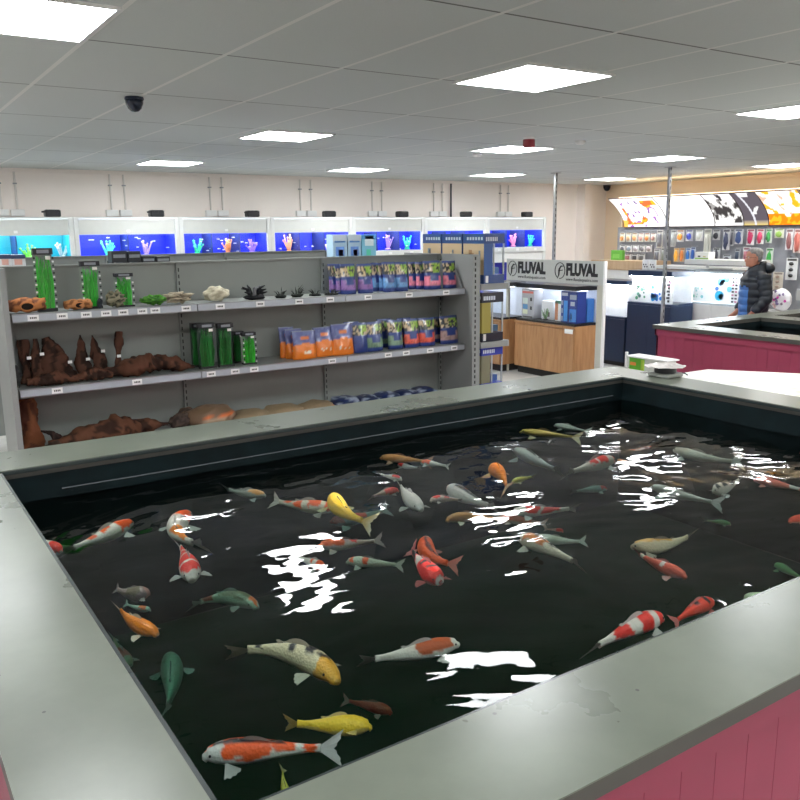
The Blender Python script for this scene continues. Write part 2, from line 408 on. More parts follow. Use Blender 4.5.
def pool(ox0, ox1, oy0, oy1, holes, label, zt=1.0, wz=WZ, fine=False, cam_pool=False):
    t = empty('koi_pool', ((ox0+ox1)/2, (oy0+oy1)/2, 0), label, 'fish pool')
    # coping: ring of faces round the holes, built as strips
    xs = sorted({ox0, ox1, *[h[0] for h in holes], *[h[1] for h in holes]})
    ys = sorted({oy0, oy1, *[h[2] for h in holes], *[h[3] for h in holes]})
    c = MB()
    for i in range(len(xs)-1):
        for j in range(len(ys)-1):
            mx, my = (xs[i]+xs[i+1])/2, (ys[j]+ys[j+1])/2
            if any(h[0] < mx < h[1] and h[2] < my < h[3] for h in holes): continue
            c.box(xs[i], xs[i+1], ys[j], ys[j+1], zt-.004, zt, 0)
            c.box(xs[i], xs[i+1], ys[j], ys[j+1], zt-.042, zt-.004, 1)
    c.build('coping', [m_cope, m_copedge], t)
    p = MB(); e = .02
    for (a, b, cc, d) in ((ox0+e, ox1-e, oy0+e, oy0+e+.02), (ox0+e, ox1-e, oy1-e-.02, oy1-e), (ox0+e, ox0+e+.02, oy0+e, oy1-e), (ox1-e-.02, ox1-e, oy0+e, oy1-e)):
        p.box(a, b, cc, d, zt-.11, zt-.042)
    p.build('fascia_board', m_pink, t)
    p = MB(); e = .035; w = .118
    n = int((ox1-ox0-2*e)/w)+1; w1 = (ox1-ox0-2*e)/n
    for k in range(n):
        for yy in (oy0+e, oy1-e-.02): p.box(ox0+e+k*w1, ox0+e+(k+1)*w1-.0015, yy, yy+.02, .02, zt-.11)
    n = int((oy1-oy0-2*e)/w)+1; w1 = (oy1-oy0-2*e)/n
    for k in range(n):
        for xx in (ox0+e, ox1-e-.02): p.box(xx, xx+.02, oy0+e+k*w1, oy0+e+(k+1)*w1-.0015, .02, zt-.11)
    p.build('cladding', m_pink, t)
    for hx0, hx1, hy0, hy1 in holes:
        b = MB(); k = .012; z0 = .1
        vs = [(hx0, hy0), (hx1, hy0), (hx1, hy1), (hx0, hy1)]
        for i in range(4):
            (ax, ay), (bx, by) = vs[i], vs[(i+1) % 4]
            N = 24
            row = []
            for q in range(N+1):
                u = q/N; x = ax+(bx-ax)*u; y = ay+(by-ay)*u
                row.append((x, y))
            nx, ny = (-(by-ay), bx-ax); L = math.hypot(nx, ny); nx /= L; ny /= L
            rs = []
            for z in (zt-.042, zt-.08, zt-.14, zt-.2, zt-.3, z0):
                rs.append([(x+nx*.006*math.sin(math.pi*q/N)*noise.noise(Vector((x*4, y*4, z*9))), y+ny*.006*math.sin(math.pi*q/N)*noise.noise(Vector((x*4, y*4, z*9))), z) for q, (x, y) in enumerate(row)])
            b.rings(rs, closed=False, cap=False)
        b.build('liner', m_liner, t, smooth=True)
        MB().box(hx0, hx1, hy0, hy1, z0-.02, z0).build('liner_floor', m_lfloor, t)
        if cam_pool:
            r = MB(); z = zt-.12
            r.tube([(hx0+.25, hy1-.006, z), (hx0+.6, hy1-.012, z), (hx1-2, hy1-.006, z), (hx1-.1, hy1-.010, z)], .003, 6)
            r.build('liner_fold_glint', m_glint, t)  # pale bead painted in for the glint along a liner fold
            # thin sealed lip under the coping
            r = MB()
            r.box(hx0, hx1, hy1-.012, hy1, zt-.02, zt-.005); r.box(hx0, hx0+.012, hy0, hy1, zt-.02, zt-.005)
            r.box(hx1-.012, hx1, hy0, hy1, zt-.02, zt-.005); r.box(hx0, hx1, hy0, hy0+.012, zt-.02, zt-.005)
            r.build('sealed_lip', mat('lip_grey', (.03, .04, .04), .25), t)
        st = .0115 if fine else .08
        nx_, ny_ = int((hx1-hx0)/st), int((hy1-hy0)/st)
        w_ = MB(); vs = []; fs = []
        X = lambda i: hx0+.001+(hx1-hx0-.002)*i/nx_
        Y = lambda j: hy0+.001+(hy1-hy0-.002)*j/ny_
        for j in range(ny_+1):
            for i in range(nx_+1): vs.append((X(i), Y(j), wz+wave(X(i), Y(j))))
        for j in range(ny_):
            for i in range(nx_):
                a = j*(nx_+1)+i; fs.append((a, a+1, a+nx_+2, a+nx_+1))
        w_.add(vs, fs)
        edge = [j*(nx_+1)+i for j, i in [(0, i) for i in range(nx_+1)]+[(j, nx_) for j in range(1, ny_+1)]+[(ny_, i) for i in range(nx_-1, -1, -1)]+[(j, 0) for j in range(ny_-1, 0, -1)]]
        o = len(w_.v)
        for k in edge: w_.v.append((w_.v[k][0], w_.v[k][1], z0+.01)); w_.c.append((1, 1, 1))
        E_ = len(edge)
        for k in range(E_):
            k2 = (k+1) % E_
            w_.f.append([edge[k2], edge[k], o+k, o+k2]); w_.m.append(1)
        w_.f.append([o+k for k in range(E_-1, -1, -1)]); w_.m.append(1)
        tag(w_.build('pool_water', [m_water, m_waterin], smooth=True), 'dark green rippled water filling the foreground pool' if cam_pool else 'dark water in a basin of the second pool', 'water', kind='stuff')
    return t
POOL = pool(.13, 4.66, .93, 4.17, [(.425, 4.36, 1.228, 3.82)], 'large raised koi pool with pale grey coping in the foreground', fine=True, cam_pool=True)
pool(7.05, 10.9, 2.2, 5.80, [(7.38, 8.56, 2.5, 5.52), (8.86, 10.6, 2.5, 5.52)], 'second raised koi pool clad in pink boards, right of the navy stands', wz=.9)
# ------------------------------------------------------------------ koi
WH = (.78, .74, .66); CR = (.72, .66, .42); OR = (.95, .115, .01); RD = (.82, .028, .015); DR = (.30, .03, .015); GO = (.95, .27, .01)
YE = (.92, .60, .03); BK = (.015, .016, .02); GY = (.36, .37, .33); GN = (.16, .26, .16); BR = (.22, .16, .10); PKc = (.72, .38, .33); OL = (.45, .45, .05)
PROF = [(0, .028, .026), (.03, .052, .045), (.08, .078, .070), (.16, .103, .098), (.28, .120, .122), (.42, .118, .124), (.56, .098, .108),
        (.70, .070, .080), (.82, .045, .058), (.92, .028, .045), (1, .020, .048)]
def prof(s):
    for a, b in zip(PROF, PROF[1:]):
        if s <= b[0]:
            u = (s-a[0])/(b[0]-a[0]); return a[1]+(b[1]-a[1])*u, a[2]+(b[2]-a[2])*u
    return PROF[-1][1:]
def fin_mesh(mb, root, out, back, n, length, spread, th, col, col2, fork=0.0, rays=9):
    """fan-shaped fin: rays fan from `root` between directions out/back, outline optionally forked"""
    th2 = n*th; tip = []
    for k in range(rays):
        u = k/(rays-1)
        a = (u-.5)*spread
        dirv = (out*math.cos(a)+back*math.sin(a))
        L = length*(1-fork*(1-abs(2*u-1)**1.3))*(.96+.04*math.cos(k*3.1))
        tip.append((dirv*L, dirv*L*.45))
    vs = []; cs = []
    for sgn in (1, -1):
        vs.append(root+th2*sgn*1.5); cs.append(col)
        for t_, m_ in tip: vs.append(root+m_+th2*sgn); cs.append(col)
        for t_, m_ in tip: vs.append(root+t_+n*(.012*length*math.sin(tip.index((t_, m_))*2.0))); cs.append(col2)
    fs = []; o = 1+2*rays
    for b, flip in ((0, False), (o, True)):
        for k in range(rays-1):
            f1 = [b, b+1+k, b+2+k]; f2 = [b+1+k, b+1+rays+k, b+2+rays+k, b+2+k]
            fs += [f1[::-1], f2[::-1]] if flip else [f1, f2]
    mb.add(vs, fs, cols=cs)
def koi(head, mid, tail, dep, base, patches, label, headcol=None, belly=None, fat=1.0, tailc=None, roll=0.0, finc=None, open_=True):
    z = WZ-dep
    P0, P1, P2 = onZ(*head, z), onZ(*mid, z), onZ(*tail, z)
    over = max(P0.y, P1.y, P2.y)-3.72
    if over > 0: P0, P1, P2 = [p-Vector((0, over, 0)) for p in (P0, P1, P2)]
    ctl = P1*2-(P0+P2)*.5
    Ltot = 0; prev = P0; N = 60; pts = []
    for i in range(N+1):
        t = i/N; p = P0*(1-t)**2+ctl*2*t*(1-t)+P2*t*t; pts.append(p)
        Ltot += (p-prev).length; prev = p
    Lb = Ltot*.82
    fat *= .84
    finc_ = finc
    belly = belly or tuple(min(1, c*.8+.12) for c in base); tailc = tailc or tuple(.5*b+.16 for b in base); finc = finc or tuple(.55*b+.12 for b in base)
    seed = head[0]*.37+head[1]*.11
    hs = 1.0
    def P(t):
        i = min(N-1, int(t*N)); u = t*N-i
        return pts[i].lerp(pts[i+1], u)
    def T(t): return (P(min(1, t+.02))-P(max(0, t-.02))).normalized()
    up0 = Vector((0, 0, 1))
    NS, NA = 64, 26
    rs = []; cs = []
    for i in range(NS+1):
        s = (i/NS)**1.0; t = s*.82
        c = P(t); tn = T(t); w, h = prof(s); w *= Lb*fat; h *= Lb*fat
        up = (Matrix.Rotation(roll, 3, tn)@up0); sd = tn.cross(up).normalized()
        ring = []
        for k in range(NA):
            a = 2*math.pi*k/NA            # 0 = top
            sx, cz = math.sin(a), math.cos(a)
            # slightly flattened belly, humped back
            hh = h*(1.05 if cz > 0 else .9)
            if s < .03: hh *= .9
            p = c+sd*(w*sx)+up*(hh*cz-.006*(s < .05)); ring.append(p)
            ang = math.degrees(a if a <= math.pi else a-2*math.pi)
            q = noise.noise(Vector((s*5+seed, sx*1.3, cz*1.3+seed)))
            q2 = noise.noise(Vector((s*14+seed, sx*3, cz*3)))
            col = base if abs(ang) < 115+30*q else belly
            if headcol and s+.05*q < .2: col = headcol
            mot = 1+.10*noise.noise(Vector((s*30+seed, sx*5, cz*5)))
            for pt in patches:
                s0, s1, pc, half = pt[:4]; ca = pt[4] if len(pt) > 4 else 0
                e = .05*q+.018*q2
                wt = min((s+e-s0)/.016, (s1-s-e)/.016, (half*(1+.5*q+.25*q2)-abs(ang-ca))/7)+.5
                wt = max(0, min(1, wt))
                if wt > 0: col = tuple(x*(1-wt)+y_*wt for x, y_ in zip(col, pc))
            col = tuple(min(1, x*mot) for x in col)
            # mouth and eye
            if s < .012: col = tuple(x*.6 for x in col)
            cs.append(col)
        rs.append(ring)
    mb = MB(); mb.rings(rs, cols=cs)
    body = mb.build('koi', PK, smooth=True, loc=P(.35))
    tag(body, label, 'koi', 'koi swimming in the foreground pool')
    # tail fin, twisted out of the vertical so that the fork shows
    s = .985; tn = -T(.82)
    tn = -T(.9); back = -tn if False else (P(1)-P(.80)).normalized()
    tw = math.radians(38)*(1 if (head[0]+head[1]) % 2 < 1 else -1)+roll
    upv = Matrix.Rotation(tw, 3, back)@up0; nrm = back.cross(upv).normalized()
    f = MB(); fin_mesh(f, P(.79), back, upv, nrm, Ltot*.22, 1.15, .0012, finc, tailc, fork=.42, rays=11)
    f.build('tail_fin', PF, body, smooth=False)
    if open_:
        for sg in (1, -1):
            t = .2; tn = T(t); up = (Matrix.Rotation(roll, 3, tn)@up0); sd = tn.cross(up).normalized()*sg
            w, h = prof(t/.82)
            o = (sd*.85+tn*.55-up*.25).normalized(); n_ = o.cross(tn).normalized(); bk = n_.cross(o).normalized()*-1
            if bk.dot(tn) < 0: bk = -bk
            f = MB(); fin_mesh(f, P(t)+sd*w*Lb*fat*.8-up*h*Lb*.35, o, bk, n_, Ltot*.125, 1.1, .001, finc, tailc, rays=8)
            f.build('pectoral_fin', PF, body)
        tn = T(.34); up = (Matrix.Rotation(roll, 3, tn)@up0)
        f = MB(); vs = []; cc = []
        for k in range(11):
            s = .36+.34*k/10; p = P(s*.82); w, h = prof(s)
            hgt = Ltot*.035*math.sin(math.pi*min(1, (k+1.2)/8))**.6 if k < 9 else Ltot*.02
            sd = T(s*.82).cross(up).normalized()
            lean = T(s*.82)*Ltot*.03 + sd*Ltot*.012
            for off in (-.001, .001): vs.append(p+up*h*Lb*.97*fat+sd*off); cc.append(finc)
            vs.append(p+up*(h*Lb*fat+max(hgt, .002))+lean); cc.append(tailc)
        fs = []
        for k in range(10):
            a = k*3; fs += [(a, a+3, a+5, a+2), (a+1, a+2, a+5, a+4)]
        f.add(vs, fs, cols=cc); f.build('dorsal_fin', PF, body)
    if Ltot > .3:
        for sg in (1, -1):
            tn = T(.06); sd = tn.cross(up0).normalized()*sg; w, h = prof(.09)
            MB().blob(P(.075)+sd*w*Lb*fat*.93+up0*h*Lb*.3, (Lb*.012,)*3, 8, 6, col=BK, amp=0).build('eye', PK, body, smooth=True)
    return body
K = koi
K((132, 521), (100, 538), (58, 553), .06, WH, [(.0, .34, OR, 100), (.44, .60, OR, 60, 20), (.68, .8, OR, 50)], 'white koi with orange red head and two red spots, near left rim of the pool')
K((61, 550), (49, 545), (30, 534), .06, WH, [(0, .5, RD, 120)], 'red headed koi cut off by the left rim of the pool', open_=False)
K((190, 512), (177, 533), (210, 547), .05, WH, [(.05, .3, OR, 90), (.6, .92, GO, 70)], 'curved white koi with orange shoulders under the upper left glare')
K((192, 579), (187, 561), (177, 541), .05, WH, [(.1, .3, RD, 70), (.36, .58, RD, 80), (.64, .8, RD, 50), (.84, .95, RD, 60)], 'red and white koi heading straight to viewer, left side of pool', fat=1.15)
K((149, 591), (131, 594), (111, 586), .09, (.45, .30, .28), [(.3, .7, BR, 70)], 'dusky pink koi surfacing above the plain orange koi', headcol=PKc, fat=1.75)
K((158, 633), (133, 622), (116, 604), .05, GO, [], 'plain golden orange koi near left side of the pool', finc=(.8, .62, .45), tailc=(.8, .7, .55), fat=1.05)
K((151, 609), (137, 608), (122, 602), 0.20, WH, [(.2, .5, OR, 70)], 'small white and orange koi half hidden behind the plain orange koi', open_=False)
K((131, 664), (120, 652), (112, 632), 0.41, BR, [(.2, .6, DR, 60)], 'dark brown koi deep in water beside the left rim')
K((169, 654), (172, 684), (163, 719), 0.34, (.15, .20, .15), [], 'pale green ghostly koi swimming deep near lower left', fat=1.1)
K((258, 607), (224, 598), (185, 608), 0.24, (.42, .38, .30), [(.02, .16, OR, 80, 60), (.15, .7, BR, 50), (.8, .97, DR, 90)], 'dim brown grey koi with orange cheek left of centre', fat=1.1)
K((338, 681), (288, 653), (221, 653), .06, CR, [(.18, .24, BK, 30, 20), (.28, .38, BK, 32, 10), (.42, .48, BK, 30, 40), (.50, .56, BK, 34, -10), (.85, .92, BK, 60)], 'cream koi with yellow head and black back spots, lower left', headcol=(.85, .45, .05), fat=1.05)
K((459, 642), (412, 653), (352, 662), .06, WH, [(.14, .58, (.55, .10, .02), 75)], 'white koi with one long dark orange saddle, below pool centre')
K((392, 712), (368, 706), (338, 699), 0.51, (.75, .04, .02), [], 'deep red koi sunk far under the surface, bottom of pool', fat=1.2)
K((372, 725), (330, 726), (277, 722), .09, YE, [(.2, .5, (.8, .38, .02), 60, 60)], 'bright yellow koi lying between red and cream koi at bottom', fat=1.25, roll=.5)
K((202, 755), (268, 750), (355, 748), .06, (.70, .72, .68), [(.03, .13, OR, 60, -60), (.22, .62, OR, 100), (.62, .82, OR, 80), (.88, .98, OR, 120), (.12, .75, BK, 16)], 'large red and white koi with black back line, nearest to viewer')
K((291, 800), (284, 785), (283, 763), .10, OL, [], 'small olive yellow koi cut off by the near rim', fat=.9)
K((249, 484), (228, 483), (206, 477), .06, GY, [(.05, .45, (.75, .35, .12), 60), (.5, .9, BK, 30)], 'grey koi with orange scaled back at upper left of pool')
K((338, 508), (302, 506), (267, 499), .06, (.72, .62, .5), [(.02, .2, OR, 90), (.3, .48, OR, 70), (.6, .72, OR, 80), (.8, .9, OR, 60)], 'slim pale koi with orange bands pointing at the yellow koi')
K((334, 495), (344, 512), (377, 525), .03, YE, [], 'yellow koi with a pale tail, left of pool centre', tailc=(.8, .75, .5))
K((330, 521), (360, 518), (396, 506), 0.24, (.28, .26, .24), [(.0, .3, DR, 100), (.5, .7, RD, 70)], 'dim dark koi with red marks under the yellow koi')
K((318, 545), (350, 544), (389, 539), .08, (.62, .45, .38), [(0, .5, OR, 80), (.6, .72, RD, 60)], 'faint orange and pink koi above the pale green white koi')
K((322, 567), (312, 563), (284, 552), .06, WH, [(0, .35, OR, 120), (.5, .6, OR, 60)], 'orange headed koi breaking the glare left of centre', fat=1.1)
K((346, 561), (374, 563), (409, 566), .07, (.62, .68, .52), [(.10, .2, OR, 90), (.42, .52, OR, 80)], 'greenish white koi with two orange bars left of centre')
K((427, 538), (431, 556), (462, 566), .05, OR, [(0, .12, WH, 120), (.15, .8, BK, 14)], 'deep orange koi with pale head and black back streak', fat=1.2)
K((441, 581), (424, 567), (407, 543), .03, RD, [(0, .06, WH, 120), (.3, .36, BK, 40), (.5, .58, BK, 60), (.64, .8, WH, 80), (.84, 1.0, BK, 80)], 'short red koi with black flecks and white tail, pool centre', fat=1.15)
K((360, 449), (384, 451), (414, 454), .06, (.70, .30, .10), [], 'brown orange koi along the back wall of the pool', fat=0.8)
K((421, 462), (434, 464), (453, 467), .05, WH, [(0, .5, OR, 80)], 'small white koi with orange red head near back wall of the pool', fat=1.1)
K((398, 464), (409, 467), (422, 468), .09, (.5, .45, .42), [(0, .35, RD, 70)], 'grey koi with red forehead just left of the small red headed koi', fat=1.1)
K((422, 509), (407, 496), (399, 482), .04, (.62, .62, .55), [], 'plain silver white koi with nose at the surface, upper centre', fat=1.0)
K((402, 479), (391, 477), (378, 474), .05, WH, [(.1, .5, RD, 60)], 'white koi with red crown in the crowd of fish, upper centre', fat=1.2)
K((399, 490), (384, 493), (367, 499), .07, (.5, .3, .25), [(0, .6, RD, 110)], 'red koi crossing behind silver koi, upper centre', fat=1.1)
K((430, 500), (446, 499), (466, 501), .06, (.72, .55, .46), [(.1, .4, RD, 50), (.55, .7, RD, 50)], 'pinkish white koi with red spots right of silver koi', fat=1.2)
K((449, 487), (468, 498), (502, 510), .05, (.66, .64, .6), [(0, .12, PKc, 120), (.2, .55, RD, 40, -60), (.3, .95, BK, 18)], 'white koi with red flank and dark back line, right of centre', fat=1.1)
K((446, 520), (472, 517), (506, 520), .10, (.75, .30, .08), [], 'dull orange koi partly under the central glare', finc=(.75, .6, .4))
K((489, 468), (501, 475), (509, 495), .04, GO, [], 'golden orange koi turning, with spread fins, right of centre', finc=(.8, .5, .2), fat=0.95)
K((512, 482), (523, 479), (536, 476), .07, (.62, .55, .05), [], 'small yellow green koi beside the golden orange koi', fat=1.1)
K((511, 511), (545, 511), (583, 507), .05, (.72, .66, .58), [(.25, .5, RD, 70), (.56, .85, RD, 90)], 'long white koi with red back patches, right of centre', fat=0.85)
K((499, 516), (524, 521), (549, 524), .09, (.5, .24, .15), [(.1, .8, (.6, .1, .03), 80)], 'rusty red koi beneath the long red patched koi', fat=1.1)
K((520, 538), (546, 548), (591, 571), .05, (.72, .66, .5), [(.22, .62, (.8, .25, .05), 55), (.7, .8, BK, 12)], 'cream koi with orange saddle and spread forked tail, pool centre')
K((535, 536), (561, 541), (590, 541), .10, (.68, .66, .55), [], 'plain whitish koi behind the orange saddled cream koi')
K((563, 531), (556, 530), (540, 529), 0.20, (.6, .3, .25), [(0, .6, RD, 120)], 'small red headed koi beside the glare right of centre', open_=False)
K((513, 414), (529, 417), (548, 421), .06, (.62, .62, .56), [], 'pale silver koi furthest back in the pool', fat=0.72)
K((498, 425), (527, 428), (562, 432), .06, (.78, .52, .12), [], 'slim yellow koi below the furthest back silver koi', fat=0.62)
K((515, 449), (536, 461), (566, 474), .07, (.5, .5, .47), [], 'grey white koi under glare below the slim yellow koi', fat=0.78)
K((614, 459), (591, 466), (562, 475), .05, (.74, .66, .58), [(0, .12, RD, 120), (.3, .48, RD, 70), (.52, .66, RD, 60)], 'white koi with red head and back patches, upper right of centre')
K((617, 460), (624, 461), (634, 463), .09, (.75, .2, .05), [], 'small orange koi tip to the right of the red headed white koi', open_=False)
K((607, 488), (589, 490), (569, 492), 0.20, (.36, .32, .31), [(0, .25, RD, 80)], 'dim grey koi with a red nose, right half of pool')
K((674, 449), (705, 458), (749, 462), .06, (.55, .54, .45), [], 'long pale olive white koi near the far right', fat=0.8)
K((712, 490), (727, 487), (745, 476), .04, (.74, .68, .58), [(.15, .25, BK, 60), (.35, .5, BK, 50), (.62, .8, BK, 60)], 'white koi with black mottling and open fins, far right', fat=1.1)
K((754, 479), (780, 485), (812, 492), .05, (.78, .16, .10), [(.8, 1, WH, 120)], 'salmon red koi leaving at the right edge')
K((651, 486), (684, 496), (729, 505), .06, (.58, .58, .52), [], 'pale silver koi in the glare at right of pool', fat=0.75)
K((631, 545), (666, 545), (698, 531), .05, (.74, .64, .42), [(.05, .7, (.75, .42, .06), 28)], 'cream koi with yellow back meeting the tail of a red koi')
K((687, 576), (658, 565), (632, 549), .05, (.80, .12, .06), [(.45, .52, WH, 60), (.92, 1, WH, 120)], 'plain red koi with a small white saddle, right of centre')
K((731, 524), (718, 522), (700, 520), 0.41, (.45, .36, .2), [], 'dim brown koi deep in water at right')
K((663, 616), (628, 630), (580, 656), .05, WH, [(.04, .2, RD, 110), (.32, .5, RD, 110), (.62, .82, RD, 110)], 'big white koi with three red blocks beside near rim', fat=0.95)
K((713, 601), (693, 610), (668, 627), .05, (.78, .05, .02), [(.12, .17, BK, 40, 20), (.25, .34, BK, 40, -20), (.5, .6, BK, 30)], 'bright red koi with black flecks half hidden by near rim', fat=1.1)
K((789, 521), (806, 518), (830, 516), .05, (.82, .06, .02), [], 'solid bright red koi entering at the right edge')
K((775, 564), (790, 572), (812, 584), 0.31, (.34, .45, .2), [], 'dim green koi near right edge by the rim')
K((744, 597), (757, 595), (775, 590), .08, (.6, .66, .45), [], 'pale green koi nose poking past near rim, lower right', open_=False)
K((197, 786), (193, 776), (186, 762), 0.20, (.22, .34, .25), [], 'dark green koi hugging the left wall at the bottom', open_=False)
K((800, 452), (812, 454), (830, 456), .05, (.8, .12, .05), [], 'red koi tip in the glare at the far right edge', open_=False)

# ------------------------------------------------------------------ grey gondola shelving behind the pool
YB, YF = 6.25, 5.86
GX = [.83, 2.08, 3.33, 4.56]
SH1, SH2, SH3 = 1.495, .995, .52
GT = 1.785
def gondola(name, xs, yb, yf, top, shelves, label, ends=(True, True), tickets=True, side=-1):
    t = empty(name, ((xs[0]+xs[-1])/2, yb, 0), label, 'shelf unit')
    sgn = 1 if yf > yb else -1
    for a, b in zip(xs, xs[1:]):
        p = MB(); p.box(a+.012, b-.012, min(yb, yb-.02*sgn), max(yb, yb-.02*sgn), .1, top)
        p.box(a+.012, b-.012, yb-.001 if sgn > 0 else yb-.0015, yb+.0015 if sgn > 0 else yb+.001, (top-.32), (top-.317), 1)
        p.box(a, b, yb-.035, yb+.005, top, top+.012, 0)
        p.build('back_panel', [m_grey, m_slot], t)
    for a in xs:
        u = MB(); u.box(a-.015, a+.015, yb-.03, yb+.012*sgn if sgn > 0 else yb-.004, 0, top)
        y0, y1 = (yb+.012, yb+.014) if sgn > 0 else (yb-.032, yb-.03)
        z = .12
        while z < top-.03:
            u.box(a-.004, a+.004, y0, y1, z, z+.028, 1); z += .05
        u.build('upright', [m_grey, m_slot], t)
    for z in shelves:
        for a, b in zip(xs, xs[1:]):
            s = MB(); y0, y1 = min(yb, yf), max(yb, yf)
            s.box(a+.004, b-.004, y0, y1, z-.012, z, 0)
            fy = yf
            s.box(a+.004, b-.004, fy-.012 if sgn < 0 else fy, fy if sgn < 0 else fy+.012, z-.05, z+.004, 1)
            s.box(a+.004, b-.004, fy-.016 if sgn < 0 else fy, fy-.012 if sgn < 0 else fy+.016, z-.05, z-.044, 2)
            s.box(a+.004, b-.004, fy-.016 if sgn < 0 else fy, fy-.012 if sgn < 0 else fy+.016, z-.002, z+.004, 2)
            so = s.build('shelf', [m_grey, m_strip, m_steel], t)
    return t
G1 = gondola('shelving_gondola', GX, YB, YF, GT, [SH1, SH2, SH3], 'long grey shop shelving unit with three bays, behind the foreground pool')
e = MB(); e.box(GX[0]-.055, GX[0]-.02, 5.78, 6.3, 0, 1.80); e.build('end_panel', m_grey2, G1)
e = MB(); e.box(4.578, 4.60, 5.74, 6.85, 0, GT+.012)
e.box(4.528, 4.603, 5.70, 5.74, 0, GT+.012)
z = .1
while z < GT-.03: e.box(4.552, 4.564, 5.697, 5.70, z, z+.028, 1); z += .05
e.build('end_panel', [m_grey2, m_slot], G1)
# a rounded bracket wing above the top shelf
w = MB(); vs = []
for k in range(9):
    u = k/8; vs.append((YB-.36*u**.6 if k else YB, SH1+.02+.22*(1-u**2.2)))
prof_ = [(YB, SH1+.0)]+vs+[(YB-.37, SH1)]
for X in (4.545, 4.55): pass
w.add([(4.548, y, z) for y, z in prof_]+[(4.554, y, z) for y, z in prof_], [list(range(len(prof_))), list(range(2*len(prof_)-1, len(prof_)-1, -1))]+[(i, i+len(prof_), (i+1) % len(prof_)+len(prof_), (i+1) % len(prof_)) for i in range(len(prof_))])
w.build('shelf_wing', m_grey2, G1)
# price tickets along the shelf strips, children of the shelf they sit on
shelf_objs = [o for o in G1.children if o.name.startswith('shelf') and not o.name.startswith('shelf_w')]
def ticket(px, py, z):
    X = onY(px, py, YF-.014).x
    par = [o for o in shelf_objs][0]
    k = 0 if X < GX[1] else (1 if X < GX[2] else 2)
    row = [SH1, SH2, SH3].index(z)
    par = shelf_objs[row*3+k]
    m = MB(); m.box(X-.035, X+.035, YF-.019, YF-.016, z-.043, z-.005)
    for q in range(4): m.box(X-.02+q*.011, X-.013+q*.011, YF-.0205, YF-.019, z-.03, z-.018, 1)
    o = m.build('price_ticket', [m_tick, m_slot], None); o.parent = par; o.location = (0, 0, 0)
for px, py in ((33, 317), (62, 315), (86, 313), (106, 313), (123, 311), (142, 310), (155, 309), (186, 308), (220, 306), (260, 303), (299, 301), (330, 299), (368, 298), (409, 295), (446, 292)): ticket(px, py, SH1)
for px, py in ((57, 389), (137, 381), (211, 373), (235, 370), (254, 368), (332, 360), (388, 353), (406, 352), (430, 350), (454, 347)): ticket(px, py, SH2)
# second gondola further back, top edge only just visible
GX2 = [.9, 2.15, 3.40, 4.65, 5.9, 7.15]
gondola('shelving_gondola', [-.35]+GX2[:4], 8.6, 8.2, 1.79, [1.45, 1.0], 'second grey shelving unit seen over the top of the front one', tickets=False)

# ------------------------------------------------------------------ bags of gravel
def shade(c, k): return tuple(x*k for x in c)
NB = (.02, .045, .22)
def bag_mesh(w, h, d, fn, seed):
    """stand-up bag: pinched top seal, bulging body"""
    mb = MB(); NX, NZ = 14, 18
    vs = []; cs = []; fs = []
    for sgn in (-1, 1):
        for j in range(NZ+1):
            v = j/NZ
            for i in range(NX+1):
                u = i/NX
                bulge = (math.sin(math.pi*u)**.5 if 0 < u < 1 else 0)*(1-v**2.2)*(.75+.25*math.sin(math.pi*min(1, v*1.4+.1)))
                q = noise.noise(Vector((u*3+seed, v*4, sgn*2.0+seed)))
                y = sgn*(d/2*bulge*(1+.25*q)+.0015)
                wx = w*(1-.06*math.sin(math.pi*v)+.02*q*(v > .5))
                x = (u-.5)*wx
                z = v*h*(1+.02*noise.noise(Vector((u*2+seed, 9, 0)))*(v > .9))
                # lean of the top
                vs.append((x, y+.02*v*v, z)); cs.append(fn(u, v, sgn))
    o = (NX+1)*(NZ+1)
    for b in (0, o):
        for j in range(NZ):
            for i in range(NX):
                a = b+j*(NX+1)+i; f = (a, a+1, a+NX+2, a+NX+1)
                fs.append(f if b == 0 else f[::-1])
    for j in range(NZ):
        for i in (0, NX):
            a = j*(NX+1)+i; f = (a, a+NX+1, o+a+NX+1, o+a); fs.append(f if i == 0 else f[::-1])
    for i in range(NX): fs.append((i, o+i, o+i+1, i+1))
    mb.add(vs, fs, cols=cs); return mb
def gravel_fn(band, seed, plain=False):
    def fn(u, v, sg):
        q = noise.noise(Vector((u*7+seed, v*7, seed)))
        if sg > 0: return NB
        if v > .93: return (.05, .08, .25)
        if v > .56:
            a = .62+.1*math.sin(u*6+seed)
            if v > a:
                if u > .45 and q > -.15: return (.22, .42, .03) if q > .1 else (.35, .5, .08)
                return (.62, .48, .28) if q > 0 else (.03, .035, .04)
            return (.02, .02, .03) if q > .0 else (.6, .5, .35)
        if v < .12: return NB
        if .15 < v < .46:
            if .28 < u < .72 and v > .30: return NB
            return band if (abs(q) < .35) else shade(band, .7)
        return NB
    return fn
def orange_fn(seed):
    def fn(u, v, sg):
        q = noise.noise(Vector((u*8+seed, v*8, seed)))
        cut = .50+.07*math.sin(math.pi*u)
        if v < cut:
            if .2 < v < .3 and .25 < u < .8 and q > .12: return (.8, .75, .6)
            return (.80, .20, .012)
        if v > .95: return (.25, .27, .35)
        du, dv = (u-.5)/.2, (v-.76)/.07
        if du*du+dv*dv < 1: return (.72, .2, .05)
        return (.09, .11, .30) if q > -.2 else (.14, .17, .38)
    return fn
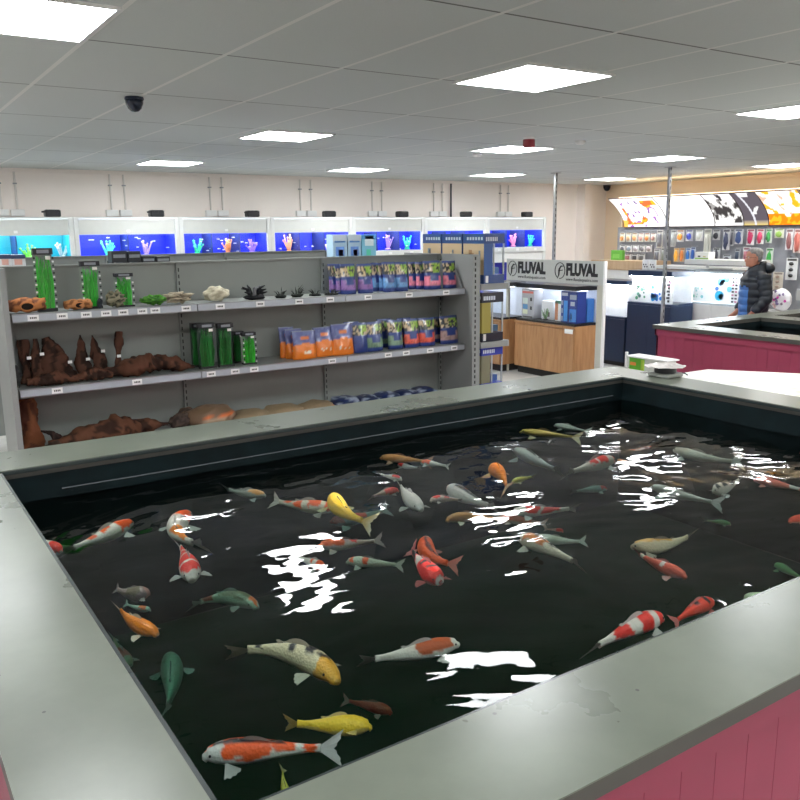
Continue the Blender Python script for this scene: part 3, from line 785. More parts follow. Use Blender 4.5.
def bag(px0, px1, py0, py1, Yc, z, fn, label, group, d=.09, rz=0.0, seed=0):
    a = onY(px0, py1, Yc); b = onY(px1, py1, Yc)
    top = onY((px0+px1)/2, py0, Yc)
    w = b.x-a.x; h = top.z-z
    w = max(.05, w)
    bm = bag_mesh(w, h, min(d, w*.6), fn, seed)
    o = bm.build('gravel_bag', PG, smooth=True)
    o.location = ((a.x+b.x)/2, Yc, z+.001); o.rotation_euler = (0, 0, rz)
    tag(o, label, 'gravel bag', group)
    return o
PU, LB, PI_, CO = (.28, .14, .42), (.13, .32, .62), (.85, .22, .32), (.85, .13, .08)
GRN = (.18, .30, .20)
YS = 5.98
rows = [
 (341, 356, 264, 290, YS, PU, 'leftmost front blue bag with purple band, top shelf'),
 (358, 373, 264, 289, YS, PU, 'second front blue bag with purple band, top shelf'),
 (383, 396, 262, 287, YS, LB, 'front blue bag with light blue band, next to the purple ones'),
 (395, 408, 262, 286, YS, LB, 'rightmost front blue bag with light blue band, top shelf'),
 (424, 441, 261, 285, YS, PI_, 'wide front blue bag with pink band, top shelf'),
 (443, 456, 261, 284, YS, PI_, 'rightmost bag with pink band at the end of the top shelf')]
for i, (a, b, c, d_, Y, col_, lab) in enumerate(rows):
    bag(a, b, c, d_, Y, SH1, gravel_fn(col_, i*1.7), lab, 'blue gravel bags on the top shelf', seed=i)
rows = [
 (329, 341, 264, 286, YS+.12, PU, 'blue bag with purple band standing behind, left end of the bag row'),
 (336, 347, 266, 287, YS+.05, PU, 'slim blue bag with purple band, squeezed behind the leftmost front one'),
 (372, 383, 263, 284, YS+.12, LB, 'rear blue bag with light blue band beside the purple ones'),
 (379, 390, 263, 285, YS+.07, LB, 'blue bag with light blue band peeking out from behind its row'),
 (409, 419, 262, 283, YS+.12, PI_, 'rear bag with pink band right of the light blue ones'),
 (416, 426, 262, 284, YS+.07, PI_, 'slim bag with pink band peeking out behind the wide pink one')]
for i, (a, b, c, d_, Y, col_, lab) in enumerate(rows):
    bag(a, b, c, d_, Y, SH1, gravel_fn(col_, 20+i*1.7), lab, 'blue gravel bags on the top shelf', d=.05, seed=i+8)
for i, (a, b, c, d_, Y, lab) in enumerate([
    (280, 295, 327, 352, YS+.12, 'orange and blue bag at the back left of the orange bags'),
    (286, 303, 329, 355, YS+.05, 'orange and blue bag second from left, behind the front left one'),
    (293, 317, 331, 358, YS-.03, 'front left orange and blue bag, middle shelf'),
    (314, 335, 327, 356, YS, 'middle orange and blue bag with white star print, middle shelf'),
    (332, 354, 324, 354, YS-.02, 'rightmost orange and blue bag, next to the dark blue ones')]):
    bag(a, b, c, d_, Y, SH2, orange_fn(i*2.3), lab, 'orange and blue bags on the middle shelf', seed=i+3)
rows = [
 (352, 368, 323, 351, YS, NB, 'dark blue bag with plants picture and no colour band, middle shelf'),
 (366, 383, 322, 350, YS, GRN, 'left blue bag with grey green band, middle shelf'),
 (388, 403, 320, 347, YS, GRN, 'right blue bag with grey green band, middle shelf'),
 (404, 419, 319, 345, YS, CO, 'left blue bag with coral red band, middle shelf'),
 (419, 435, 318, 344, YS, CO, 'right blue bag with coral red band, middle shelf'),
 (440, 458, 316, 343, YS, (.45, .30, .28), 'last blue bag with multicoloured band at the right end of middle shelf')]
for i, (a, b, c, d_, Y, col_, lab) in enumerate(rows):
    bag(a, b, c, d_, Y, SH2, gravel_fn(col_, 40+i*1.9), lab, 'blue bags on the middle shelf', seed=i+21)
rows = [
 (345, 360, 322, 344, YS+.14, NB, 'rear dark bag between the orange bags and the plain blue one'),
 (378, 392, 319, 341, YS+.14, GRN, 'rear bag half hidden between the two grey green banded bags'),
 (398, 412, 318, 339, YS+.14, CO, 'rear bag half hidden behind left coral banded bag'),
 (430, 446, 317, 338, YS+.14, (.45, .30, .28), 'rear bag half hidden behind the last multicoloured one')]
for i, (a, b, c, d_, Y, col_, lab) in enumerate(rows):
    bag(a, b, c, d_, Y, SH2, gravel_fn(col_, 60+i*1.9), lab, 'blue bags on the middle shelf', d=.05, seed=i+31)
# bags lying on the bottom shelf
def lying_bag(px0, px1, pyt, Yc, fn, label, group, name='gravel_bag', dy=.15, cat='gravel bag', z=SH3, seed=0):
    py = pyt
    a = onY(px0, py, Yc).x; b = onY(px1, py, Yc).x; zt = onY((px0+px1)/2, py, Yc).z
    h = max(.05, zt-z); cx, w = (a+b)/2, (b-a)
    mb = MB(); mb.blob((0, 0, h*.5), (w/2, dy, h*.52), 20, 12, amp=.18, fr=2.2, seed=seed, cols=fn)
    for v in range(len(mb.v)):
        x, y, zz = mb.v[v]; mb.v[v] = (x, y, max(zz, 0))
    o = mb.build(name, PG if name == 'gravel_bag' else PC, smooth=True); o.location = (cx, Yc, z+.001)
    tag(o, label, cat, group); return o
def sack_fn(d, q):
    if d.y < -.35 and -.15 < d.z < .45 and d.x > -.5 and q > -.3: return (.72, .16, .03) if d.z > .12 else (.42, .30, .2)
    return (.17, .105, .06) if q < .2 else (.22, .14, .09)
def sack2(d, q):
    if d.y < -.3 and d.z < .15 and d.x > .1: return (.65, .15, .03)
    return (.30, .22, .13)
lying_bag(184, 233, 405, 6.0, sack_fn, 'full brown sack with an orange label, bottom shelf', 'brown sacks on the bottom shelf', 'substrate_sack', cat='sack', seed=1)
lying_bag(230, 270, 410, 6.0, sack2, 'flat tan sack just right of the full brown one, bottom shelf', 'brown sacks on the bottom shelf', 'substrate_sack', cat='sack', seed=2)
lying_bag(262, 302, 405, 6.0, sack2, 'tan sack in the middle of bottom shelf', 'brown sacks on the bottom shelf', 'substrate_sack', cat='sack', seed=3)
lying_bag(298, 332, 401, 6.0, sack2, 'tan sack with orange corner nearest to the dark blue bags', 'brown sacks on the bottom shelf', 'substrate_sack', cat='sack', seed=4)
def dk(d, q):
    if q > .18: return (.35, .4, .5)
    return (.015, .03, .12) if q < .05 else (.03, .05, .09)
for i, (a, b, c, lab) in enumerate([(331, 358, 396, 'black and white printed bag, leftmost of the dark pile on bottom shelf'), (356, 378, 395, 'dark blue bag, second in the pile on bottom shelf'),
                                    (374, 398, 392, 'dark blue bag with clear crinkled top in the pile on bottom shelf'), (395, 416, 390, 'bright blue bag right of the crinkled one on bottom shelf'),
                                    (413, 434, 387, 'last dark blue bag at the right end of bottom shelf')]):
    lying_bag(a, b, c, 5.99, dk, lab, 'dark bags on the bottom shelf', seed=i+7)

# ------------------------------------------------------------------ aquarium ornaments, wood and packed plants
def col_noise(c1, c2, f=4, th=0.0):
    def fn(d, q): return c1 if q > th else c2
    return fn
def plant_pack(px0, px1, py0, py1, Y, z, label, group, dark=False, seed=0, lean=.10):
    """clear blister pack with a card header and long grass-like plastic plant inside"""
    a = onY(px0, py1, Y); b = onY(px1, py1, Y); top = onY((px0+px1)/2, py0, Y).z
    w = b.x-a.x; h = top-z; cx = (a.x+b.x)/2; dp = .05
    t = empty('packed_plant', (cx, Y, z), label, 'packed plant', group)
    R = Matrix.Rotation(0, 3, 'X')
    c = MB()
    c.box(cx-w/2, cx+w/2, Y-dp/2, Y+dp/2, z+.001, z+h*.05, 0, (.02, .02, .02))
    c.box(cx-w/2, cx+w/2, Y+dp/2-.003, Y+dp/2, z+h*.05, z+h, 0, (.03, .06, .04) if dark else (.25, .28, .25))
    c.box(cx-w/2, cx+w/2, Y-dp/2, Y+dp/2, z+h*.90, z+h, 0, (.015, .015, .02))
    c.box(cx-w*.3, cx+w*.3, Y-dp/2-.001, Y-dp/2, z+h*.92, z+h*.975, 0, (.25, .27, .3))
    if not dark:
        for s in (-1, 1):
            for k in range(int(h/.03)):
                c.box(cx+s*w*.46-.006, cx+s*w*.46+.006, Y-dp/2-.001, Y-dp/2+.001, z+h*.06+k*h*.84/(h/.03), z+h*.06+(k+.5)*h*.84/(h/.03), 0, (.75, .75, .75) if (k+s) % 2 else (.03, .03, .03))
    c.build('card', PA, t)
    g = MB(); rnd = random.Random(seed)
    n = 70
    for k in range(n):
        x = cx+rnd.uniform(-.36, .36)*w; y = Y+rnd.uniform(-.35, .3)*dp; hh = h*rnd.uniform(.55, .84)
        dx = rnd.uniform(-.12, .12)*w
        gr = rnd.uniform(.6, 1.2); base = (.04*gr, .55*gr, .03*gr) if not dark else (.02*gr, .22*gr, .03*gr)
        pts = [(x, y, z+h*.05), (max(cx-w*.42, min(cx+w*.42, x+dx)), y, z+h*.05+hh*.5), (max(cx-w*.42, min(cx+w*.42, x-dx*.6)), y, z+h*.05+hh)]
        g.tube(pts, [w*.035, w*.03, w*.012], 4, col=base)
    g.build('plastic_plant', PP, t)
    s = MB(); s.box(cx-w/2, cx+w/2, Y-dp/2-.0005, Y-dp/2+.0005, z+h*.05, z+h*.9)
    s.build('clear_front', m_plasticclear, t)
    MB().box(cx+w*.1, cx+w*.35, Y-dp/2-.002, Y-dp/2-.001, z+h*.82, z+h*.88, 0, (.85, .85, .8)).build('sticker', PA, t)
    return t
plant_pack(37, 57, 248, 306, 6.0, SH1, 'tallest green plastic plant in a clear pack, top shelf', 'packed plants on the top shelf', seed=1)
plant_pack(83, 102, 261, 305, 6.02, SH1, 'medium green plastic plant in a clear pack, top shelf', 'packed plants on the top shelf', seed=2)
plant_pack(116, 134, 273, 303, 6.02, SH1, 'shortest green plastic plant in a clear pack, top shelf', 'packed plants on the top shelf', seed=3)
gp = 'dark packed plants on the middle shelf'
plant_pack(193, 203, 323, 366, 6.1, SH2, 'dark packed plant at the left back of the middle shelf group', gp, True, 4)
plant_pack(200, 216, 323, 369, 5.97, SH2, 'tall dark green packed plant, front left of its group', gp, True, 5)
plant_pack(219, 234, 323, 367, 5.97, SH2, 'tall dark green packed plant, second in its group', gp, True, 6)
plant_pack(234, 244, 331, 363, 6.1, SH2, 'shorter dark packed plant behind the small bright one', gp, True, 7)
plant_pack(243, 256, 332, 365, 5.97, SH2, 'short green packed plant, right end of its group', gp, False, 8)

def box_px(px0, px1, pyt, pyb, Y, z):
    a = onY(px0, pyb, Y).x; b = onY(px1, pyb, Y).x; return (a+b)/2, b-a, onY((px0+px1)/2, pyt, Y).z-z
def hollow_log(px0, px1, pyt, pyb, Y, label, seed, c1, c2):
    cx, w, h = box_px(px0, px1, pyt, pyb, Y, SH1)
    mb = MB(); rs = []; cs = []
    N = 22; n = 18; r = h*.5
    for i in range(N+1):
        u = i/N; ring = []
        for k in range(n):
            a = 2*math.pi*k/n
            q = noise.noise(Vector((u*6+seed, math.sin(a)*1.5, math.cos(a)*1.5)))
            rr = r*(1+.28*q)*(.85+.15*math.sin(math.pi*u))
            # dip where the knot hole opens
            ring.append((cx-w/2+w*u+.012*q, Y+rr*math.sin(a)*1.2, SH1+.004+r+rr*math.cos(a)*.98-.0))
            cs.append(c1 if q > -.05 else c2)
        rs.append(ring)
    mb.rings(rs, cols=cs)
    zmin = min(v[2] for v in mb.v)
    mb.v = [(x, y, z-zmin+SH1+.001) for x, y, z in mb.v]
    o = mb.build('hollow_log_ornament', PW, smooth=True, loc=(cx, Y, SH1)); tag(o, label, 'aquarium ornament')
    kx = cx+w*.02
    k = MB(); rim = []
    for i in range(15):
        a = 2*math.pi*i/14; rim.append((kx+w*.17*math.cos(a), Y-r*1.16, SH1+r*1.0+h*.30*math.sin(a)))
    k.tube(rim, h*.07, 6, col=c1)
    k.build('knot_rim', PW, o, smooth=True)
    k = MB(); vs = [(p[0], p[1]-.002, p[2]) for p in rim[:-1]]; vs2 = [(kx+(p[0]-kx)*.8, p[1]+.004, p[2]) for p in vs]
    k.rings([vs, vs2], col=(.015, .008, .005)); k.build('knot_hole', PW, o)
    return o
hollow_log(5, 46, 299, 313, 5.97, 'large orange brown hollow log ornament at the left end of top shelf', 1, (.45, .17, .06), (.16, .06, .03))
hollow_log(65, 91, 300, 310, 5.97, 'small orange brown hollow log ornament beside the medium plant pack', 2, (.50, .21, .08), (.2, .08, .03))
def lump(px0, px1, pyt, pyb, Y, z, label, cat, name, fn, seed, amp=.5, fr=2.4, m=PS, n=24):
    cx, w, h = box_px(px0, px1, pyt, pyb, Y, z)
    mb = MB(); mb.blob((0, 0, h*.5), (w/2, min(w*.35, .1), h*.5), n, n//2+2, amp=amp, fr=fr, seed=seed, cols=fn)
    zm = min(v[2] for v in mb.v); mb.v = [(x, y, zz-zm) for x, y, zz in mb.v]
    o = mb.build(name, m, smooth=True); o.location = (cx, Y, z+.001); tag(o, label, cat); return o
lump(107, 125, 294, 308, 5.96, SH1, 'grey green mossy stump ornament in front of the shortest plant pack', 'aquarium ornament', 'stump_ornament', col_noise((.22, .20, .13), (.03, .035, .02)), 3, .7, 3.5)
lump(97, 103, 299, 306, 5.94, SH1, 'small dark round pot beside the medium plant pack', 'aquarium ornament', 'small_pot', col_noise((.03, .035, .045), (.015, .02, .025)), 5, .2)
lump(142, 166, 297, 306, 5.97, SH1, 'bright green moss covered ornament on the top shelf', 'aquarium ornament', 'moss_ornament', col_noise((.10, .33, .03), (.03, .12, .02)), 6, .7, 4)
lump(166, 190, 295, 305, 5.97, SH1, 'beige driftwood shaped ornament right of the green moss one', 'aquarium ornament', 'driftwood_ornament', col_noise((.45, .38, .27), (.17, .14, .1)), 8, .9, 3.2)
lump(204, 229, 288, 303, 5.97, SH1, 'pale cream rock on the top shelf', 'aquarium rock', 'rock', col_noise((.62, .57, .43), (.40, .36, .26)), 9, .35, 2.2)
def spiky(px0, px1, pyt, pyb, label, n, seed, thick, c):
    cx, w, h = box_px(px0, px1, pyt, pyb, 5.97, SH1); rnd = random.Random(seed); mb = MB()
    mb.blob((cx, 5.97, SH1+h*.15), (w*.38, w*.25, h*.15), 12, 8, amp=.5, seed=seed, col=c)
    for k in range(n):
        a = rnd.uniform(0, 6.28); l_ = rnd.uniform(.35, .5)*w; hh = h*rnd.uniform(.35, 1)
        p0 = (cx+.3*l_*math.cos(a), 5.97+.2*l_*math.sin(a), SH1+h*.1)
        p1 = (cx+.7*l_*math.cos(a)*rnd.uniform(.6, 1.1), 5.97+.4*l_*math.sin(a), SH1+h*.1+hh*.55)
        p2 = (cx+l_*math.cos(a), 5.97+.6*l_*math.sin(a), SH1+hh*rnd.uniform(.7, 1))
        mb.tube([p0, p1, p2], [thick, thick*.8, thick*.25], 6, col=c if k % 3 else tuple(min(1, x*5+.1) for x in c))
    mb.v = [(x, y, max(z, SH1+.001)) for x, y, z in mb.v]
    o = mb.build('root_ornament', PW, smooth=True, loc=(cx, 5.97, SH1)); tag(o, label, 'aquarium ornament'); return o
spiky(241, 268, 281, 301, 'black twisted root ornament on the top shelf', 14, 1, .016, (.012, .012, .014))
spiky(274, 288, 285, 299, 'first small spiky dark ornament right of the black root', 14, 2, .004, (.02, .022, .02))
spiky(289, 305, 284, 298, 'second and widest spiky dark ornament right of the black root', 18, 3, .004, (.02, .025, .02))
spiky(308, 323, 287, 297, 'third spiky dark ornament, low and flat', 16, 4, .004, (.02, .022, .02))
spiky(323, 341, 287, 296, 'last spiky dark ornament, touching the purple banded bags', 18, 5, .004, (.02, .022, .02))
# driftwood
def wood(pts, rad, label, seed, c1=(.08, .034, .021), c2=(.026, .013, .009), flat=1.0, name='driftwood', n=22, grp='driftwood on the middle and bottom shelves', tickets=()):
    mb = MB(); P_ = [Vector(p) for p in pts]; N = 44; path = []; rr = []
    for i in range(N+1):
        u = i/N*(len(P_)-1); k = min(int(u), len(P_)-2); f = u-k
        f2 = f*f*(3-2*f); path.append(P_[k].lerp(P_[k+1], f)); rr.append(rad[k]*(1-f2)+rad[k+1]*f2)
    mb.tube(path, rr, n, flat=1.0)
    for i, v in enumerate(mb.v):
        ring = i//n; c = path[ring]; p = Vector(v); d = p-c
        q = noise.noise(Vector((p.x*16+seed, p.y*16, p.z*7)))+.5*noise.noise(Vector((p.x*40, p.y*40, p.z*14+seed)))
        d *= 1+.55*q+.25*noise.noise(Vector((p.x*70+seed, p.y*70, p.z*22))); d.y *= flat; mb.v[i] = tuple(c+d); mb.c[i] = c1 if q > -.05 else c2
    zf_ = SH3 if P_[0].z < SH2-.02 else SH2
    mb.v = [(x, min(y, 6.215), max(z, zf_+.001)) for x, y, z in mb.v]
    o = mb.build(name, PW, smooth=True, loc=P_[0]); tag(o, label, 'driftwood', grp)
    for (x, y, z) in tickets:
        MB().box(x-.014, x+.014, y-.002, y, z-.01, z+.01).build('price_ticket', m_tick, o)
    return o
def upright_wood(px0, px1, pyt, pyb, label, seed, prof_, lean=0.0, Y=6.03, tick=None, z=SH2, c1=(.08, .034, .021), c2=(.026, .013, .009)):
    cx, w, h = box_px(px0, px1, pyt, pyb, Y, z)
    n = len(prof_)
    pts = [(cx+lean*w*(i/(n-1)-.3), Y+.05*(i/(n-1)), z+.005+h*i/(n-1)) for i in range(n)]
    tk = ()
    if tick: tp = onY(tick[0], tick[1], Y-w*.5*.8); tk = [(tp.x, tp.y, tp.z)]
    return wood(pts, [p*w*.5 for p in prof_], label, seed, flat=.75, tickets=tk, c1=c1, c2=c2)
upright_wood(22, 34, 341, 384, 'slim upright driftwood with a forked tip, leftmost on middle shelf', 1, [1, .9, .75, .8, .95], Y=6.08, tick=(29, 358))
upright_wood(33, 47, 340, 385, 'narrow upright driftwood, second from the left', 2, [1, 1.05, .9, .6, .35], .15, Y=6.05, tick=(42, 354))
upright_wood(44, 74, 338, 380, 'widest upright driftwood slab on the middle shelf', 3, [1.1, .95, .85, .62, .3], -.35, Y=6.06, tick=(70, 362))
upright_wood(78, 92, 336, 374, 'pointed upright driftwood right of the wide slab', 4, [1, 1, .85, .55, .12], .0, Y=6.1, tick=(88, 359))
upright_wood(94, 109, 336, 372, 'upright driftwood with a curved beak tip', 5, [1, 1, .85, .5, .1], -.45, Y=6.1, tick=(103, 351))
upright_wood(113, 126, 333, 369, 'rightmost upright driftwood with a knobbed top', 6, [1.1, .5, .35, .75, .6], .4, Y=6.1, tick=(119, 356))
def flat_wood(pts_px, rad, Y, z, label, seed, c1=(.105, .043, .025), c2=(.035, .017, .012), fl=1.6):
    pts = []
    for (x, y, dz) in pts_px:
        p = onY(x, y, Y); pts.append((p.x, Y, z+dz))
    return wood(pts, rad, label, seed, c1, c2, flat=fl)
flat_wood([(27, 385, .035), (50, 380, .04), (78, 376, .03)], [.02, .045, .02], 5.94, SH2, 'short flat driftwood lying in front of the upright pieces', 11, fl=1.4)
flat_wood([(74, 377, .03), (92, 374, .055), (112, 372, .03)], [.02, .045, .02], 5.95, SH2, 'small lying driftwood under the two pointed pieces', 12, fl=1.3)
flat_wood([(104, 374, .035), (135, 370, .075), (150, 368, .08), (172, 366, .06), (194, 364, .02)], [.03, .06, .065, .05, .012], 5.99, SH2, 'long lying driftwood reaching towards the dark packed plants', 13, fl=1.6)
lump(10, 22, 369, 387, 5.95, SH2, 'small black rock at the far left of middle shelf', 'aquarium rock', 'rock', col_noise((.03, .03, .032), (.015, .015, .016)), 14, .6, 3)
upright_wood(23, 44, 400, 462, 'tall reddish driftwood standing at the left end of bottom shelf', 15, [.9, 1, .9, .95, .8], .0, Y=6.05, z=SH3, c1=(.20, .07, .03), c2=(.10, .035, .02))
wood([tuple(onY(60, 444, 5.98)), tuple(onY(57, 438, 5.98)), tuple(onY(50, 433, 5.98)), tuple(onY(41, 431, 5.98))], [.03, .03, .02, .006], 'dark horn shaped driftwood beside the tall reddish one', 16, (.04, .02, .016), (.02, .012, .01))
flat_wood([(50, 450, .05), (85, 440, .08), (118, 430, .115), (145, 428, .10), (168, 425, .09)], [.03, .06, .075, .05, .012], 5.97, SH3, 'long rugged driftwood on the bottom shelf', 17, (.12, .05, .027), (.04, .018, .012), 1.3)
flat_wood([(40, 452, .04), (56, 448, .05), (72, 446, .03)], [.015, .035, .015], 5.90, SH3, 'dark low driftwood in front of the horn shaped piece', 18, (.05, .03, .02), (.02, .014, .01), 1.3)
lump(171, 192, 415, 432, 6.0, SH3, 'dark brown stone left of the orange labelled sack', 'aquarium rock', 'rock', col_noise((.09, .06, .045), (.03, .02, .016)), 19, .4, 3)
lump(176, 198, 409, 428, 6.12, SH3, 'rounded brown stone behind the dark one, bottom shelf', 'aquarium rock', 'rock', col_noise((.14, .09, .06), (.06, .04, .03)), 20, .3, 2)

# ------------------------------------------------------------------ boxed tanks: endcap shelves at the right end of the gondola
EC = empty('endcap_shelving', (4.78, 6.25, 0), 'grey endcap shelves holding boxed tanks, right end of the shelving', 'shelf unit')
for z in (1.535, 1.015, .56):
    s = MB(); s.box(4.613, 4.93, 5.70, 6.84, z-.02, z, 0); s.box(4.613, 4.93, 5.685, 5.70, z-.05, z+.003, 0); s.box(4.93, 4.942, 5.685, 6.84, z-.05, z+.003, 1)
    s.build('shelf', [m_grey2, m_strip], EC)
s = MB(); s.box(4.605, 4.613, 5.70, 6.84, 0, 1.78); s.box(4.613, 4.93, 5.72, 6.82, 0, .1); s.build('back_panel', m_grey2, EC)
def tank_box(y0, y1, z, h, x0, x1, label, tone, front=True):
    t = empty('boxed_tank', ((x0+x1)/2, (y0+y1)/2, z), label, 'boxed aquarium', 'boxed aquariums on the endcap')
    b = MB()
    def C(x, y, zz): return None
    b.box(x0, x1, y0, y1, z+.001, z+h*.18, 0, tone[0]); b.build('card_base', PG, t)
    b = MB(); b.box(x0, x1, y0, y1, z+h*.80, z+h, 0, tone[0]); b.build('card_lid', PG, t)
    b = MB(); b.box(x0, x0+.004, y0+.002, y1-.002, z+h*.18, z+h*.80, 0, tone[1])
    rnd = random.Random(label)
    for k in range(9):
        yy = rnd.uniform(y0+.05, y1-.08); zz = z+h*rnd.uniform(.25, .6)
        b.box(x0-.001, x0, yy, yy+rnd.uniform(.02, .06), zz, zz+h*rnd.uniform(.04, .14), 0, rnd.choice([(.05, .035, .02), (.45, .25, .12), (.8, .7, .5), (.2, .25, .3)]))
    for k in range(6):
        b.box(x0-.001, x0, y0+.02+k*.04, y0+.045+k*.04, z+h*.87, z+h*.93, 0, (.55, .62, .7))
    b.build('picture_side', PA, t)
    for (xx, yy) in ((x1-.012, y0), (x1-.012, y1-.012), ((x0+x1)/2-.006, y0)):
        MB().box(xx, xx+.012, yy, yy+.012, z+h*.18, z+h*.80, 0, (.45, .48, .5)).build('corner_post', PA, t)
    MB().box(x0, x0+(x1-x0)*.42, y0+.0005, y0+.004, z+h*.18, z+h*.80, 0, tone[3]).build('end_print', PA, t)
    b = MB(); b.box(x0+.05, x1-.02, y0+.05, y1-.05, z+h*.19, z+h*.32, 0, tone[2]); b.build('inner_tray', PA, t)
    MB().box(x0+.012, x1-.012, y0+.001, y0+.003, z+h*.18, z+h*.80).build('clear_window', m_plasticclear, t)
    b = MB()
    for k in range(7): b.box(x0+.02+k*.02, x0+.032+k*.02, y0-.0015, y0-.0002, z+h*.85, z+h*.93, 0, (.6, .65, .75))
    b.box(x0+.02, x0+.05, y0-.0015, y0-.0002, z+h*.02, z+h*.16, 0, (.7, .7, .7))
    b.build('print', PA, t)
    return t
T1 = ((.03, .07, .22), (.62, .47, .28), (.05, .16, .4), (.04, .10, .28)); T2 = ((.012, .016, .03), (.45, .36, .07), (.05, .12, .2), (.32, .27, .06)); T3 = ((.03, .05, .35), (.35, .33, .2), (.06, .14, .4), (.20, .19, .12))
ys = [5.72, 6.04, 6.36]
for k, y in enumerate(ys):
    tank_box(y, y+.30, 1.536, .44, 4.67, 4.905, ['nearest tan and blue boxed aquarium, top endcap shelf', 'middle tan and blue boxed aquarium on the top endcap shelf', 'third tan and blue boxed aquarium on the top endcap shelf', 'furthest tan and blue boxed aquarium on the top endcap shelf'][k], T1)
tank_box(5.72, 6.15, 1.016, .44, 4.65, 4.90, 'black and yellow boxed aquarium on the middle endcap shelf', T2)
tank_box(5.72, 6.15, .561, .41, 4.65, 4.90, 'royal blue boxed aquarium on the lowest endcap shelf', T3)
# things on the rear shelf of the gondola, seen over its top edge
rs_ = MB(); rs_.box(GX[0], GX[-1], 6.29, 6.68, 1.70, 1.715); rs_.box(GX[0], GX[-1], 6.68, 6.69, 1.67, 1.72)
rs_.build('rear_shelf', m_grey2, G1)
def rear_pack(px0, px1, pyt, Y, label, cat, name, cols, grp=None, dp=.12):
    a = onY(px0, 260, Y).x; b = onY(px1, 260, Y).x; zt = onY((px0+px1)/2, pyt, Y).z; z = 1.716
    t = empty(name, ((a+b)/2, Y, z), label, cat, grp)
    MB().bbox(a, b, Y-dp/2, Y+dp/2, z, zt, .004, 0, cols[0]).build('carton', PA, t)
    m = MB(); w = b-a; h = zt-z
    for (u0, u1, v0, v1, c) in cols[1]: m.box(a+w*u0, a+w*u1, Y-dp/2-.002, Y-dp/2-.0005, z+h*v0, z+h*v1, 0, c)
    m.build('print', PA, t)
    return t
for k, (a, b) in enumerate(((-2, 10), (10, 24))):
    rear_pack(a, b, 254.5, 6.42, ['white ornament box with pink oval, cut off by left edge', 'white ornament box with pink oval beside the tallest plant pack'][k], 'box', 'ornament_box',
              ((.72, .72, .74), [(0, 1, .82, 1, (.03, .05, .12)), (.2, .75, .55, .8, (.7, .38, .32)), (.25, .8, .1, .42, (.05, .05, .06))]))
bk_ = [(.1, .9, .7, .85, (.25, .27, .3)), (.2, .7, .25, .5, (.10, .11, .13)), (.1, .25, .1, .5, (.3, .3, .3)), (.7, .92, .15, .3, (.35, .2, .18))]
for k, (a, b, t_) in enumerate(((110, 125, 251), (126, 139, 251), (140, 153, 256), (154, 168, 256))):
    rear_pack(a, b, t_, 6.42, ['tall black pack, leftmost of four behind the gondola top', 'second tall black pack behind the gondola top', 'low black pack, left of the low pair', 'low black pack, right of the low pair'][k], 'pack', 'filter_pack', ((.02, .022, .028), bk_))
for k, (a, b) in enumerate(((330, 344), (345, 358))):
    rear_pack(a, b, 234.5, 6.5, ['left pale blue boxed fish bowl kit above the purple banded bags', 'right pale blue boxed fish bowl kit above the purple banded bags'][k], 'box', 'bowl_kit_box',
              ((.35, .50, .62), [(0, 1, .78, 1, (.5, .58, .64)), (.12, .88, .74, .8, (.06, .2, .5)), (.2, .8, .3, .6, (.12, .25, .62)), (.4, .7, .3, .5, (.7, .2, .4)), (.1, .9, .05, .12, (.1, .3, .6))]))
rear_pack(359, 373, 234.5, 6.5, 'turquoise boxed fish bowl kit, right of the two pale blue ones', 'box', 'bowl_kit_box', ((.20, .5, .65), [(0, 1, .85, 1, (.1, .35, .7)), (.2, .8, .62, .95, (.65, .75, .78)), (.3, .6, .3, .5, (.1, .6, .4))]))

# ------------------------------------------------------------------ aquarium racks on the back wall
m_hdr = mat('rack_header', (.60, .61, .58), .4, var=.02)
m_rack = mat('rack_white', (.66, .67, .65), .4, var=.02)
m_lamp = emat('tank_lamp', (.75, .88, 1.0), 9.0)
m_blue = mat('tank_back_blue', (.012, .03, .75), .6, var=.15, scale=3)
m_teal = mat('tank_back_teal', (.01, .42, .50), .6, var=.1, scale=3)
m_gravel = mat('tank_gravel', (.25, .3, .5), .8, var=.4, scale=60)
RX = [-.33, .96, 2.21, 3.46, 4.70, 5.95, 7.19, 8.39, 9.64]
RY = 10.2
lab_r = ['aquarium rack with teal lit tanks cut off by the left edge', 'aquarium rack with teal lit tanks at the left', 'first aquarium rack with blue lit tanks, right of the teal one',
         'blue lit aquarium rack above the cream rock', 'blue lit aquarium rack behind the spiky ornaments', 'blue lit aquarium rack behind the pale blue bowl kits',
         'blue lit aquarium rack behind the tan boxed tanks', 'last blue lit aquarium rack, right end of the row']
